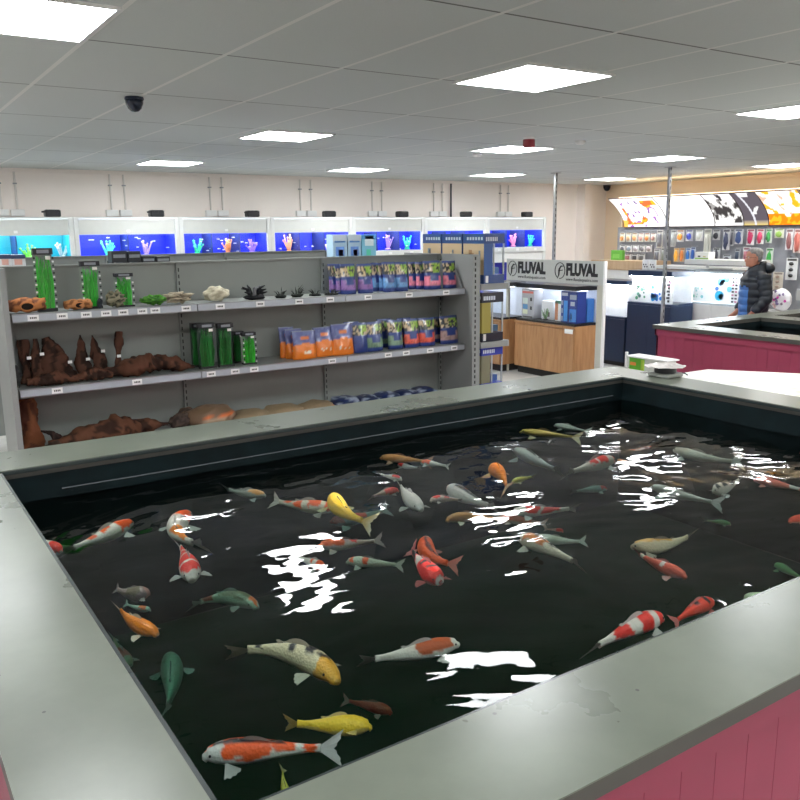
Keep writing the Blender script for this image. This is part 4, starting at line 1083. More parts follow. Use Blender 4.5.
for i in range(8):
    x0, x1 = RX[i], RX[i+1]-.004
    t = empty('aquarium_rack', ((x0+x1)/2, RY, 0), lab_r[i], 'aquarium rack', 'aquarium racks along the back wall')
    f = MB(); f.box(x0, x0+.05, RY, RY+.5, 0, 2.21); f.box(x1-.05, x1, RY, RY+.5, 0, 2.21); f.box(x0+.05, x1-.05, RY, RY+.5, 2.19, 2.21); f.box(x0+.05, x1-.05, RY+.48, RY+.5, 0, 2.19)
    f.build('frame', m_rack, t)
    h = MB(); h.box(x0+.055, x1-.055, RY+.01, RY+.03, 2.005, 2.185); h.box(x0+.055, x1-.055, RY+.004, RY+.01, 2.155, 2.185)
    ho = h.build('header_panel', m_hdr, t)
    k = MB(); cx = (x0+x1)/2; k.box(cx-.02, cx+.02, RY+.003, RY+.01, 2.03, 2.06); k.build('catch', m_tick, ho)
    mt = m_teal if i < 2 else m_blue
    b = MB(); b.box(x0+.05, x1-.05, RY+.40, RY+.42, 1.70, 2.05); b.box(x0+.05, x0+.056, RY+.04, RY+.4, 1.70, 2.05); b.box(x1-.056, x1-.05, RY+.04, RY+.4, 1.70, 2.05)
    b.build('tank_back', mt, t)
    b = MB(); b.box(x0+.056, x1-.056, RY+.04, RY+.4, 1.70, 1.735); b.build('gravel_bed', m_gravel, t)
    nd = 2 if i < 3 else 3
    d = MB()
    for q in range(1, nd):
        xx = x0+.05+(x1-x0-.1)*q/nd; d.box(xx-.006, xx+.006, RY+.04, RY+.40, 1.735, 2.0)
    d.build('tank_divider', mat('divider_dark', (.02, .04, .2), .4), t)
    MB().box(x0+.1, x1-.1, RY+.10, RY+.16, 2.03, 2.045).build('strip_lamp', m_lamp, t)
    MB().box(x0+.055, x1-.055, RY+.030, RY+.036, 1.735, 2.005).build('tank_glass', m_glass, t)
    l_ = MB(); l_.box(x0+.05, x1-.05, RY-.01, RY+.03, 1.66, 1.735); l_.build('ledge', m_rack, t)
    tk = MB(); rnd = random.Random(i)
    for q in range(nd):
        xx = x0+.05+(x1-x0-.1)*(q+.5)/nd; tk.box(xx-.03, xx+.03, RY-.013, RY-.01, 1.68, 1.715)
    tk.build('price_ticket', m_tick, t)
    l_ = MB(); l_.box(x0+.055, x1-.055, RY+.01, RY+.03, 1.50, 1.655); l_.box(x0+.055, x1-.055, RY+.01, RY+.03, .05, 1.10); l_.build('lower_panel', m_white, t)
    b = MB(); b.box(x0+.05, x1-.05, RY+.40, RY+.42, 1.1, 1.5); b.build('lower_tank_back', mt, t)
    MB().box(x0+.055, x1-.055, RY+.030, RY+.036, 1.1, 1.5).build('lower_tank_glass', m_glass, t)
# coral shaped ornaments in the tanks
def coral(px, py, h, col_, label, seed):
    p = onY(px, py, RY+.2); z0 = 1.736; rnd = random.Random(seed); m = MB()
    m.blob((p.x, RY+.2, z0+.015), (.05, .04, .02), 10, 6, amp=.3, seed=seed, col=col_)
    for k in range(11):
        a = rnd.uniform(0, 6.28); r = rnd.uniform(.02, .09)
        top = (p.x+r*math.cos(a), RY+.2+r*math.sin(a)*.6, z0+h*rnd.uniform(.5, 1))
        m.tube([(p.x, RY+.2, z0+.01), (p.x+.4*r*math.cos(a), RY+.2, z0+h*.3), top], [.016, .013, .006], 6, col=col_)
        m.blob(top, (.014, .014, .014), 6, 4, amp=.3, seed=k, col=tuple(min(1, c*1.2+.03) for c in col_))
    m.v = [(x, y, max(z, z0)) for x, y, z in m.v]
    o = m.build('coral_ornament', PP, smooth=True, loc=(p.x, RY+.2, z0)); tag(o, label, 'coral ornament'); return o
for (px, h, c, lab, sd) in [
    (28, .17, (.25, .9, .1), 'lime green coral ornament in the teal tank at left', 1), (62, .2, (.55, .6, .6), 'grey coral ornament in the teal tank behind the tallest plant pack', 2),
    (108, .2, (.1, .8, .55), 'mint green coral ornament in the first blue tank', 3), (146, .19, (.45, .3, .75), 'purple coral ornament, left blue rack', 4),
    (197, .2, (.05, .75, .35), 'green coral ornament in the second blue rack', 5), (228, .2, (.95, .35, .12), 'orange coral ornament in the second blue rack', 6),
    (252, .18, (.4, .2, .7), 'violet coral ornament beside the orange one', 7), (289, .24, (.95, .4, .2), 'tall orange coral ornament in the third blue rack', 8),
    (329, .16, (.7, .6, .8), 'pale coral ornament left of the bowl kits', 9), (388, .22, (.45, .25, .75), 'large purple coral ornament right of the bowl kits', 10),
    (407, .2, (.05, .7, .45), 'green coral ornament left of the white post', 11), (513, .21, (.9, .25, .4), 'pink coral ornament in the last blue rack', 12),
    (530, .19, (.05, .7, .4), 'green coral ornament in the last blue rack', 13)]:
    coral(px, 250, h, c, lab, sd)
rnd = random.Random(3); fishc = None
for k in range(44):
    px = rnd.choice([rnd.uniform(85, 178), rnd.uniform(186, 268), rnd.uniform(186, 268), rnd.uniform(276, 330), rnd.uniform(276, 330), rnd.uniform(375, 420)]); Y = RY+rnd.uniform(.08, .13)
    p = onY(px, rnd.uniform(237, 252), Y)
    if any(abs(p.x-v) < .09 for v in RX): continue
    if fishc is None:
        m = MB(); m.rings([[(x_, w_*math.cos(a)*.4, w_*math.sin(a)) for a in [q*math.pi/3 for q in range(6)]] for x_, w_ in ((-.02, .002), (-.012, .007), (0, .008), (.012, .003), (.02, .008))], col=(.85, .85, .8))
        fishc = m.build('small_fish', PP, smooth=True); fishc.location = p; tag(fishc, 'tiny pale fish swimming in the blue wall tanks', 'fish', 'tiny pale fish in the blue tanks')
    else:
        c = fishc.copy(); COL.objects.link(c); c.location = p; c.rotation_euler = (0, 0, rnd.choice([0, 3.14, .5, 2.5]))
# black power units on top of the racks, and conduits with sockets on the wall
for k, px in enumerate((52, 156, 252, 329, 402, 466, 527)):
    p = onY(px, 211, RY+.12)
    t = empty('power_unit', (p.x, RY+.12, 2.211), ['black power unit above the teal tanks', 'black power unit above the first blue rack', 'black power unit above the second blue rack', 'black power unit above the third blue rack',
             'black power unit on top of the fifth rack', 'black power unit above the tan boxed tanks', 'black power unit above the last rack at the right'][k], 'power unit', 'black power units on top of the racks')
    m = MB(); m.bbox(p.x-.085, p.x+.085, RY+.06, RY+.18, 2.211, 2.295, .012); m.build('housing', m_black, t)
    m = MB()
    for q in range(3): m.lathe([(.018, 0), (.02, .004), (.016, .012)], (p.x-.055+q*.05, RY+.059, 2.272), 10, axis='Y')
    m.box(p.x-.12, p.x-.085, RY+.08, RY+.1, 2.26, 2.28); m.build('plug', m_black, t)
m_cond = mat('conduit_white', (.70, .66, .62), .4, var=.02)
for k, px in enumerate((10, 119, 217, 306, 377, 438, 504)):
    p = onY(px, 214, BW-.02)
    t = empty('wall_conduit', (p.x, BW-.02, 2.25), 'pair of white conduits running up from a double socket, number %s from the left' % ['one', 'two', 'three', 'four', 'five', 'six', 'seven'][k], 'conduit', 'conduit pairs on the back wall')
    t['label'] = ['pair of wall conduits above the left edge of teal tanks', 'pair of wall conduits above the first blue rack', 'pair of wall conduits above the second blue rack', 'pair of wall conduits above the third blue rack',
                  'pair of wall conduits left of the black wall pipe', 'pair of wall conduits nearest the black wall pipe', 'rightmost pair of wall conduits, above the last rack'][k]
    for s in (-1, 1):
        m = MB(); m.tube([(p.x+s*.085, BW-.025, 2.29), (p.x+s*.085, BW-.025, 2.741)], .012, 8)
        co = m.build('conduit', m_cond, t)
        m = MB(); m.box(p.x+s*.085-.02, p.x+s*.085+.02, BW-.04, BW-.001, 2.60, 2.615); m.build('clip', m_steel, co)
        m = MB(); m.bbox(p.x+s*.085-.075, p.x+s*.085+.075, BW-.05, BW-.001, 2.23, 2.31, .006); m.build('socket', m_tick, t)
p = onY(451, 200, BW-.03)
tag(MB().tube([(p.x, BW-.03, 1.5), (p.x, BW-.03, 2.741)], .014, 8).build('wall_pipe', m_black), 'thin black pipe running up the back wall', 'pipe')

# ------------------------------------------------------------------ wooden tank stand with the black lettered sign
def wood_mat(name, c1, c2):
    m = bpy.data.materials.new(name); nt, n, l = nodes_of(m); b = n['Principled BSDF']; b.inputs['Roughness'].default_value = .42
    tc = n.new('ShaderNodeTexCoord'); mp = n.new('ShaderNodeMapping'); mp.inputs['Scale'].default_value = (9, 9, 1.1)
    nz = n.new('ShaderNodeTexNoise'); nz.inputs['Scale'].default_value = 2.5; nz.inputs['Detail'].default_value = 7; nz.inputs['Distortion'].default_value = .6
    l.new(tc.outputs['Object'], mp.inputs[0]); l.new(mp.outputs[0], nz.inputs['Vector'])
    r = n.new('ShaderNodeValToRGB'); r.color_ramp.elements[0].position = .3; r.color_ramp.elements[1].position = .7
    r.color_ramp.elements[0].color = (*c1, 1); r.color_ramp.elements[1].color = (*c2, 1)
    l.new(nz.outputs['Fac'], r.inputs['Fac']); l.new(r.outputs['Color'], b.inputs['Base Color']); return m
m_oak = wood_mat('light_oak', (.36, .17, .07), (.50, .27, .12))
m_oak2 = wood_mat('pale_oak', (.42, .28, .16), (.52, .37, .23))
m_sign = mat('sign_grey', (.52, .53, .50), .45, var=.02)
m_post = mat('post_grey', (.50, .49, .42), .45, var=.02)
m_tanklamp = emat('hood_lamp', (.88, .94, 1), 6.0)
m_tanklamp2 = emat('bright_hood_lamp', (.92, .96, 1), 26.0)
def cabinet(y0, y1, x0, x1, zt, name, label, m, doors=2, plinth=.1):
    t = empty(name, ((x0+x1)/2, (y0+y1)/2, 0), label, 'cabinet')
    b = MB(); b.box(x0+.02, x1, y0, y1, plinth, zt, 0); b.box(x0+.06, x1-.01, y0+.03, y1-.02, 0, plinth, 1)
    b.build('carcass', [m, m_slot], t, bevel=.002)
    for k in range(doors):
        a, c = y0+.01+(y1-y0-.02)*k/doors, y0+.01+(y1-y0-.02)*(k+1)/doors-.004
        MB().box(x0, x0+.018, a, c, plinth+.01, zt-.045).build('door', m, t)
    MB().box(x0-.004, x0+.02, y0, y1, zt-.03, zt).build('top_edge', m, t)
    return t
CX0, CX1, CY0, CY1 = 7.80, 8.24, 7.68, 8.86
c1 = cabinet(CY0, CY1, CX0, CX1, .75, 'wooden_cabinet', 'oak aquarium cabinet under the sign, nearest to the shelving', m_oak)
MB().box(CX0-.008, CX0-.0045, CY0+.02, CY0+.17, .655, .715).build('price_ticket', m_tick, c1)
c2 = cabinet(8.96, 10.12, 7.62, 8.1, .75, 'wooden_cabinet', 'second oak aquarium cabinet, mostly hidden behind the boxed tanks', m_oak)
def aquarium(x0, x1, y0, y1, z0, z1, label, frame, hood, back=None, lamp=True, front=False):
    t = empty('aquarium', ((x0+x1)/2, (y0+y1)/2, z0), label, 'aquarium')
    f = MB(); r = .018
    f.box(x0, x1, y0, y1, z0+.001, z0+.03)
    f.build('base_frame', frame, t)
    h = MB(); h.box(x0-.004, x1+.004, y0-.004, y1+.004, z1-hood, z1); h.build('hood', frame, t)
    g = MB(); e = .006
    g.box(x0, x0+e, y0, y1, z0+.03, z1-hood); g.box(x1-e, x1, y0, y1, z0+.03, z1-hood)
    g.box(x0+e, x1-e, y0, y0+e, z0+.03, z1-hood); g.box(x0+e, x1-e, y1-e, y1, z0+.03, z1-hood)
    g.build('glass', m_glass, t)
    if back: MB().box(x1-.02, x1-.008, y0+.01, y1-.01, z0+.03, z1-hood).build('back_panel', back, t)
    lx = x0+.045 if front else (x0+x1)/2
    MB().box(lx-.03, lx+.03, y0+.03, y1-.03, z1-hood-.012, z1-hood-.002).build('lamp', m_tanklamp2 if front else m_tanklamp, t)
    return t
m_pale = mat('tank_back_pale', (.72, .78, .9), .5, var=.05, scale=4)
aquarium(CX0+.02, CX1, CY0+.01, CY1-.01, .75, 1.275, 'glass aquarium with black hood and display boxes on the oak cabinet', m_black, .06, m_pale)
aquarium(7.64, 8.1, 8.97, 10.1, .75, 1.275, 'second glass aquarium with black hood beyond the first, left of the sign', m_black, .06, m_pale)
def card_box(x0, x1, y0, y1, z0, z1, label, name, cat, base, marks, grp=None):
    """printed carton; marks are (u0,u1,v0,v1,colour) on the side facing the pools"""
    t = empty(name, ((x0+x1)/2, (y0+y1)/2, z0), label, cat, grp)
    MB().bbox(x0, x1, y0, y1, z0+.001, z1, .004, 0, base).build('carton', PA, t)
    m = MB(); w = y1-y0; h = z1-z0
    for (u0, u1, v0, v1, c) in marks: m.box(x0-.002, x0-.0004, y1-w*u1, y1-w*u0, z0+h*v0, z0+h*v1, 0, c)
    m.build('print', PA, t)
    return t
zf = .782
card_box(7.88, 8.05, 8.55, 8.80, zf, 1.19, 'grey and white boxed appliance with red lettering, left in the tank', 'appliance_box', 'box', (.42, .43, .47),
         [(.05, .95, .86, .93, (.65, .15, .12)), (.1, .6, .93, .98, (.7, .7, .72)), (.1, .5, .5, .7, (.65, .75, .7)), (.1, .5, .32, .48, (.1, .3, .6)), (.1, .5, .15, .30, (.7, .75, .55)), (.7, .85, .6, .72, (.02, .02, .02)), (.7, .85, .3, .42, (.02, .02, .02)), (.1, .9, .03, .08, (.1, .1, .1))])
card_box(7.98, 8.15, 8.28, 8.50, zf, 1.04, 'small white card with faint pictures in the lit tank', 'display_card', 'card', (.85, .87, .9), [(.2, .35, .15, .4, (.1, .1, .12)), (.6, .75, .15, .4, (.15, .12, .12))])
card_box(7.95, 8.05, 8.06, 8.20, zf, 1.06, 'orange and white upright carton in the middle of tank', 'filter_carton', 'box', (.85, .85, .85), [(0, .4, .05, .95, (.6, .25, .12)), (.45, .95, .1, .5, (.8, .82, .85)), (.0, 1, .85, 1, (.1, .3, .2))])
bl = (.02, .05, .28)
card_box(7.90, 8.05, 7.90, 8.04, zf, 1.20, 'tall dark blue filter carton with light blue stripe in the tank', 'filter_carton', 'box', bl, [(0, .3, .05, .2, (.3, .35, .5)), (0, .3, .3, .45, (.3, .35, .5)), (0, .3, .55, .7, (.3, .35, .5)), (.4, .9, .05, .7, (.05, .3, .75)), (.1, .9, .85, .95, (.5, .55, .65))])
card_box(7.88, 8.05, 7.72, 7.87, zf, 1.20, 'wide dark blue carton, nearest corner of the tank', 'filter_carton', 'box', bl, [(.1, .9, .75, .9, (.35, .4, .5)), (.1, .9, .05, .45, (.06, .25, .7)), (.2, .7, .55, .68, (.45, .5, .6)), (.2, .4, .1, .3, (.6, .7, .8))])
card_box(8.07, 8.20, 7.72, 7.84, zf, 1.10, 'small bright blue carton behind the wide dark blue one', 'filter_carton', 'box', (.04, .18, .55), [(.2, .8, .6, .8, (.5, .6, .8))])
t = empty('tank_plant', (7.9, 8.33, zf), 'small pale plant ornament standing on the tank floor', 'ornament')
m = MB(); rnd = random.Random(2)
for k in range(26):
    a = rnd.uniform(0, 6.28); r = rnd.uniform(.01, .06); m.tube([(7.9, 8.33, zf), (7.9+r*.5*math.cos(a), 8.33+r*.5*math.sin(a), zf+.06), (7.9+r*math.cos(a), 8.33+r*math.sin(a), zf+rnd.uniform(.06, .17))], [.004, .008, .003], 5, col=rnd.choice([(.08, .12, .07), (.5, .55, .5), (.75, .75, .72), (.15, .3, .12)]))
m.build('leaves', PP, t); MB().lathe([(.03, 0), (.035, .02), (.001, .022)], (7.9, 8.33, zf-.001), 10, col=(.1, .1, .1)).build('base', PA, t)
# the sign
SX = 7.78
SY0, SY1 = 7.17, 9.02
sg = empty('shop_sign', (SX, (SY0+SY1)/2, 0), 'pale grey header sign with two black logos above the oak cabinet', 'sign')
b = MB(); b.box(SX, SX+.03, SY0, SY1, 1.315, 1.61); b.build('header_board', m_sign, sg)
b = MB(); b.box(SX-.01, SX+.03, SY0-.01, SY0+.015, 0, 1.615); b.build('post_edge', m_tick, sg)
b = MB(); b.box(SX, SX+.03, SY0+.015, SY0+.12, 0, 1.315); b.build('post', m_post, sg)
b = MB(); b.box(SX-.004, SX+.03, SY0+.11, SY1, 1.300, 1.315); b.build('lower_rail', m_steel, sg)
b = MB(); b.box(SX, SX+.03, SY1-.05, SY1, 0, 1.315); b.build('far_post', m_post, sg)
m_ink = mat('sign_ink', (.01, .01, .01), .5)
def logo(yl):
    rot = (math.radians(90), 0, math.radians(-90))
    m = MB(); R = .095; cy, cz = yl-R+.015, 1.475
    pts = [(SX-.004, cy+R*.95*math.cos(a), cz+R*1.08*math.sin(a)) for a in [math.radians(d) for d in range(-60, 285, 12)]]
    m.tube(pts, .0055, 5); 
    m.tube([(SX-.004, cy-R*.75, cz+R*.62), (SX-.004, cy-.02, cz+R*.62), (SX-.004, cy+.012, cz+.02), (SX-.004, cy+.02, cz-R*.6), (SX-.004, cy+.045, cz-R*1.1)], [.003, .010, .012, .009, .003], 6)
    m.tube([(SX-.004, cy-.05, cz+.008), (SX-.004, cy+.03, cz-.004)], .006, 5)
    m.build('logo_emblem', m_ink, sg)
    text_mesh('logo_letters', 'FLUVAL', .205, m_ink, sg, (SX-.001, yl-.19, 1.425), rot, bold=.012, sx=.78)
    text_mesh('web_address', 'www.fluvalaquatics.com', .058, m_ink, sg, (SX-.001, yl-.19, 1.350), rot, sx=1.0)
logo(8.97); logo(8.03)

# ------------------------------------------------------------------ navy and white tank stands
m_lit = mat('tank_back_white', (.9, .94, .97), .5, var=.02)
def cab2(x0, x1, y0, y1, zt, label, m, name='tank_stand'):
    t = empty(name, ((x0+x1)/2, (y0+y1)/2, 0), label, 'cabinet')
    MB().box(x0+.015, x1, y0, y1, .06, zt).build('carcass', m, t)
    MB().box(x0, x0+.015, y0+.003, (y0+y1)/2-.002, .07, zt-.004).build('door', m, t)
    MB().box(x0, x0+.015, (y0+y1)/2+.002, y1-.003, .07, zt-.004).build('door', m, t)
    MB().box(x0+.04, x1-.01, y0+.02, y1-.02, 0, .06).build('plinth', m_slot, t)
    return t
cab2(9.36, 9.76, 8.20, 8.86, .70, 'narrow navy tank stand just right of the sign post', m_navy)
aquarium(9.36, 9.76, 8.20, 8.86, .70, 1.26, 'brightly lit white tank with navy hood next to the sign post', m_navy, .06, m_lit, front=True)
t = empty('white_backdrop', (9.43, 8.53, .731), 'plain white backdrop sheet in the lit tank by the sign post', 'backdrop')
MB().box(9.43, 9.436, 8.22, 8.84, .731, 1.18).build('sheet', m_lit, t)
def poster(y0, y1, X, z0, z1, label, marks, parent=None, base=(.82, .85, .86)):
    t = empty('tank_poster', (X, (y0+y1)/2, z0), label, 'poster')
    MB().box(X, X+.006, y0, y1, z0+.001, z1, 0, base).build('sheet', PA, t)
    m = MB(); w = y1-y0; h = z1-z0
    for (u, v, r, c) in marks:
        m.lathe([(r, 0), (r, .002)], (X-.0027, y1-w*u, z0+h*v), 12, axis='X', col=c)
    m.build('print', PA, t); return t
cab2(9.30, 9.78, 7.36, 8.12, .945, 'tall navy tank stand with closed doors, behind the second pool', m_navy)
aquarium(9.30, 9.78, 7.36, 8.12, .945, 1.425, 'lit tank with blue and white poster on the tall navy stand', m_navy, .075, m_lit, front=True)
rnd = random.Random(5)
mk = [(rnd.uniform(.1, .35), rnd.uniform(.15, .6), rnd.uniform(.008, .028), rnd.choice([(.2, .5, .4), (.1, .35, .2), (.4, .7, .6), (.1, .2, .2)])) for _ in range(14)]
mk += [(rnd.uniform(.5, .78), rnd.uniform(.08, .35), rnd.uniform(.015, .035), rnd.choice([(.02, .2, .7), (.02, .35, .8), (.1, .1, .5)])) for _ in range(14)]
mk += [(.52, .6, .022, (.15, .6, .6)), (.93, .8, .02, (.8, .2, .35)), (.9, .65, .016, (.8, .3, .45))]
po = poster(7.38, 8.10, 9.36, .978, 1.345, 'white poster with plant and blue fish pictures in the tall navy tank', mk)
m = MB()
for k in range(7): m.box(9.3565, 9.358, 7.43, 7.465+.02*(k % 2), 1.0+k*.045, 1.03+k*.045, 0, (.03, .03, .04))
m.build('print_column', PA, po)
cab2(9.90, 10.38, 6.72, 7.60, .95, 'white tank stand beside the standing man', m_white)
aquarium(9.90, 10.38, 6.72, 7.60, .95, 1.42, 'lit tank with pale blue picture beside the standing man', mat('hood_pale', (.62, .70, .75), .4), .035, m_lit, front=True)
rnd = random.Random(9)
mk = [(rnd.uniform(.05, .32), rnd.uniform(.1, .5), rnd.uniform(.01, .025), rnd.choice([(.3, .6, .5), (.2, .55, .6), (.45, .65, .65)])) for _ in range(10)]
mk += [(.62, .75, .06, (.1, .4, .7)), (.66, .7, .05, (.8, .85, .85)), (.6, .25, .07, (.03, .45, .75)), (.64, .22, .04, (.7, .8, .85)), (.72, .85, .05, (.1, .4, .75)), (.55, .5, .03, (.04, .15, .45)), (.78, .5, .04, (.15, .5, .75))]
po = poster(6.74, 7.58, 9.96, .985, 1.375, 'white and blue picture poster in the tank beside the man', mk)
m = MB()
for k in range(8):
    for q in range(2): m.box(9.9565, 9.9585, 6.80+q*.05, 6.835+q*.05, 1.0+k*.045, 1.025+k*.045, 0, (.04, .04, .05) if (k+q) % 3 else (.5, .2, .3))
m.build('print_column', PA, po)
# long low display counter behind the tanks
t = empty('display_counter', (10.65, 8.0, 0), 'long low counter with pale oak and white tops before the product wall', 'counter')
MB().box(10.42, 10.88, 8.3, 9.9, .0, 1.35).build('body', m_white, t)
MB().box(10.40, 10.90, 8.66, 9.9, 1.35, 1.50).build('oak_top', m_oak2, t)
MB().box(10.40, 10.90, 7.2, 8.65, 1.40, 1.44).build('white_top', m_white, t)
MB().box(10.44, 10.88, 7.25, 8.3, 0, 1.40).build('brown_panel', mat('brown_panel', (.16, .08, .05), .5), t)
t = empty('white_canopy', (10.1, 7.0, 0), 'cream shelf top above the tank beside the man', 'shelf')
MB().box(9.88, 10.36, 6.60, 7.62, 1.505, 1.57).build('top', m_white, t)
MB().box(10.34, 10.36, 7.56, 7.60, 1.42, 1.505).build('bracket', m_white, t); MB().box(10.34, 10.36, 6.75, 6.79, 1.42, 1.505).build('bracket', m_white, t)
# things standing on the counters
q = onX(618, 262, 10.6)
t = empty('leaflet_stand', (10.6, q.y, 1.50), 'green box standing on the pale oak counter top', 'box')
MB().box(10.56, 10.62, q.y-.12, q.y+.12, 1.501, 1.66, 0, (.12, .38, .05)).build('carton', PA, t); MB().box(10.557, 10.5598, q.y-.06, q.y+.08, 1.53, 1.6, 0, (.2, .5, .1)).build('print', PA, t)
for k, px in enumerate((646, 653)):
    a = onX(px, 262, 9.5); y_ = a.y
    t = empty('leaflet_holder', (9.5, y_, 1.426), ['left white leaflet card standing on the tall navy hood', 'right white leaflet card standing on the tall navy hood'][k], 'leaflet')
    MB().box(9.49, 9.51, y_-.055, y_+.055, 1.427, 1.57, 0, (.78, .78, .78)).build('card', PA, t)
    m = MB()
    for e in range(4): m.lathe([(.012, 0), (.012, .002)], (9.4875, y_-.03+.02*e, 1.47+.03*(e % 2)), 8, axis='X', col=(.05, .05, .06))
    m.build('print', PA, t)
q = onX(703, 262, 10.1)
card_box(10.05, 10.2, q.y-.12, q.y+.10, 1.571, 1.67, 'white box with green edge on the cream shelf top', 'product_box', 'box', (.8, .8, .76), [(0, 1, 0, .2, (.25, .45, .1)), (.2, .4, .3, .5, (.05, .05, .05)), (.6, .8, .3, .45, (.6, .5, .2))])

# ------------------------------------------------------------------ product wall: pegboard, hanging packs and backlit signs
BX = 11.0
pw = empty('product_wall', (11.2, 7.5, 0), 'grey pegboard wall display under the backlit signs', 'display wall')
MB().box(BX, BX+.04, 4.6, 9.88, .0, 2.03).build('pegboard', mat('pegboard_grey', (.30, .31, .34), .6, var=.05), pw)
MB().box(BX-.10, BX-.02, 4.7, 9.8, 2.505, 2.52).build('added_wash_light', emat('added_warm_light', (1, .72, .42), 5.0), pw)  # added glowing strip, warms and brightens the wall above the signs
b = MB(); b.box(BX+.04, RW-.01, 9.84, 9.88, 0, 2.5); b.build('side_panel', m_wallw, pw)
b = MB(); b.box(BX-.36, BX-.001, 5.95, 7.1, .0, .85); b.build('base_cabinet', m_white, pw)
def art_emit():
    m = bpy.data.materials.new('backlit_print'); nt, n, l = nodes_of(m)
    for x in list(n):
        if x.type == 'BSDF_PRINCIPLED': n.remove(x)
    a = n.new('ShaderNodeAttribute'); a.attribute_name = 'Col'; e = n.new('ShaderNodeEmission'); e.inputs[1].default_value = SIGN
    l.new(a.outputs['Color'], e.inputs[0]); l.new(e.outputs[0], n['Material Output'].inputs['Surface']); return m
m_art = art_emit()
edges = [(625, 229), (668, 229), (716, 227.5), (745, 226.5), (770, 226), (812, 225)]
EY = [onX(x, y, BX).y for x, y in edges]
def art(i, y, z, u, v):
    n1 = noise.noise(Vector((y*6, z*6, i*3.0))); n2 = noise.noise(Vector((y*14, z*14, i*5.0+2))); n3 = noise.noise(Vector((y*30, z*30, i)))
    if i == 0:
        d = math.hypot((u-.72)*1.3, v-.55)
        if n1 > .2 and .1 < u < .97 and .08 < v < .92: return (.95, .45, .03) if n2 > 0 else (.8, .16, .05)
        if n2 > .28 and .15 < u < .85: return (.35, .12, .45) if n3 > -.2 else (.1, .05, .2)
        if u < .1 and v < .25: return (.95, .5, .1)
        return (1, 1, 1)
    if i == 1: return (1, 1, 1)
    if i == 2:
        if v > .86 and n1 > -.2: return (.75, .7, .72)
        if v < .07: return (.9, .9, .9)
        k = n1*1.4+n2+.5*n3
        return (.75, .74, .72) if k > .12 else ((.3, .29, .28) if k > -.15 else (.05, .045, .045))
    if i == 3:
        c = (.10, .085, .10)
        if abs(u-.25-.25*(1-v)) < .04: return (.6, .6, .65)
        if .35 < u < .8 and .3 < v < .6 and n2 > .1: return (.7, .7, .7)
        if v > .88 and u > .3 and n1 > -.1: return (.8, .78, .8)
        if v < .15: return (.2+.4*(.15-v)/.15, .17+.3*(.15-v)/.15, .18)
        return c
    if v < .35 and n1 > -.25: return (1, .22, .01) if n2 > -.1 else (1, .42, .02)
    if n1 > .22: return (1, .40, .02) if n2 > -.1 else (.95, .5, .05)
    if n2 > .3: return (.6, .4, .3)
    return (1, .95, .85)
for i in range(5):
    ya, yb = EY[i+1]+.008, EY[i]-.008
    t = empty('lightbox_sign', (BX, (ya+yb)/2, 2.03), ['white lightbox with yellow and purple flowers, leftmost of the row', 'plain bright white lightbox, second in the row', 'black and white photo lightbox in the middle of row',
              'dark lightbox with small white marks', 'orange and yellow lightbox at the right edge'][i], 'lightbox', 'curved lightbox signs above the product wall')
    NY, NZ = 46, 30; vs = []; cs = []; fs = []
    def curve(v): return BX-.03-.40*(v**1.9)
    for a in range(NZ+1):
        v = a/NZ
        for b_ in range(NY+1):
            u = b_/NY; y = yb+(ya-yb)*u; z = 2.035+.445*v
            vs.append((curve(v), y, z)); cs.append(art(i, y, z, u, v))
    for a in range(NZ):
        for b_ in range(NY): k = a*(NY+1)+b_; fs.append((k, k+1, k+NY+2, k+NY+1))
    MB().add(vs, fs, cols=cs).build('backlit_print', m_art, t, smooth=True)
    m = MB()
    for yy in (ya-.006, yb+.002):
        sec = [(curve(k/8), 2.035+.445*k/8) for k in range(9)]+[(BX+.03, 2.48), (BX+.03, 2.035)]
        A0 = [(x, yy, z) for x, z in sec]; A1 = [(x, yy+.004, z) for x, z in sec]; n_ = len(sec)
        m.add(A0+A1, [list(range(n_)), list(range(2*n_-1, n_-1, -1))]+[(k, k+n_, (k+1) % n_+n_, (k+1) % n_) for k in range(n_)])
    m.box(BX-.44, BX+.03, ya, yb, 2.482, 2.50); m.box(BX+.02, BX+.035, ya, yb, 2.03, 2.482); m.box(BX-.035, BX+.03, ya, yb, 2.022, 2.034)
    m.build('housing', mat('housing_brown', (.08, .05, .04), .5), t)
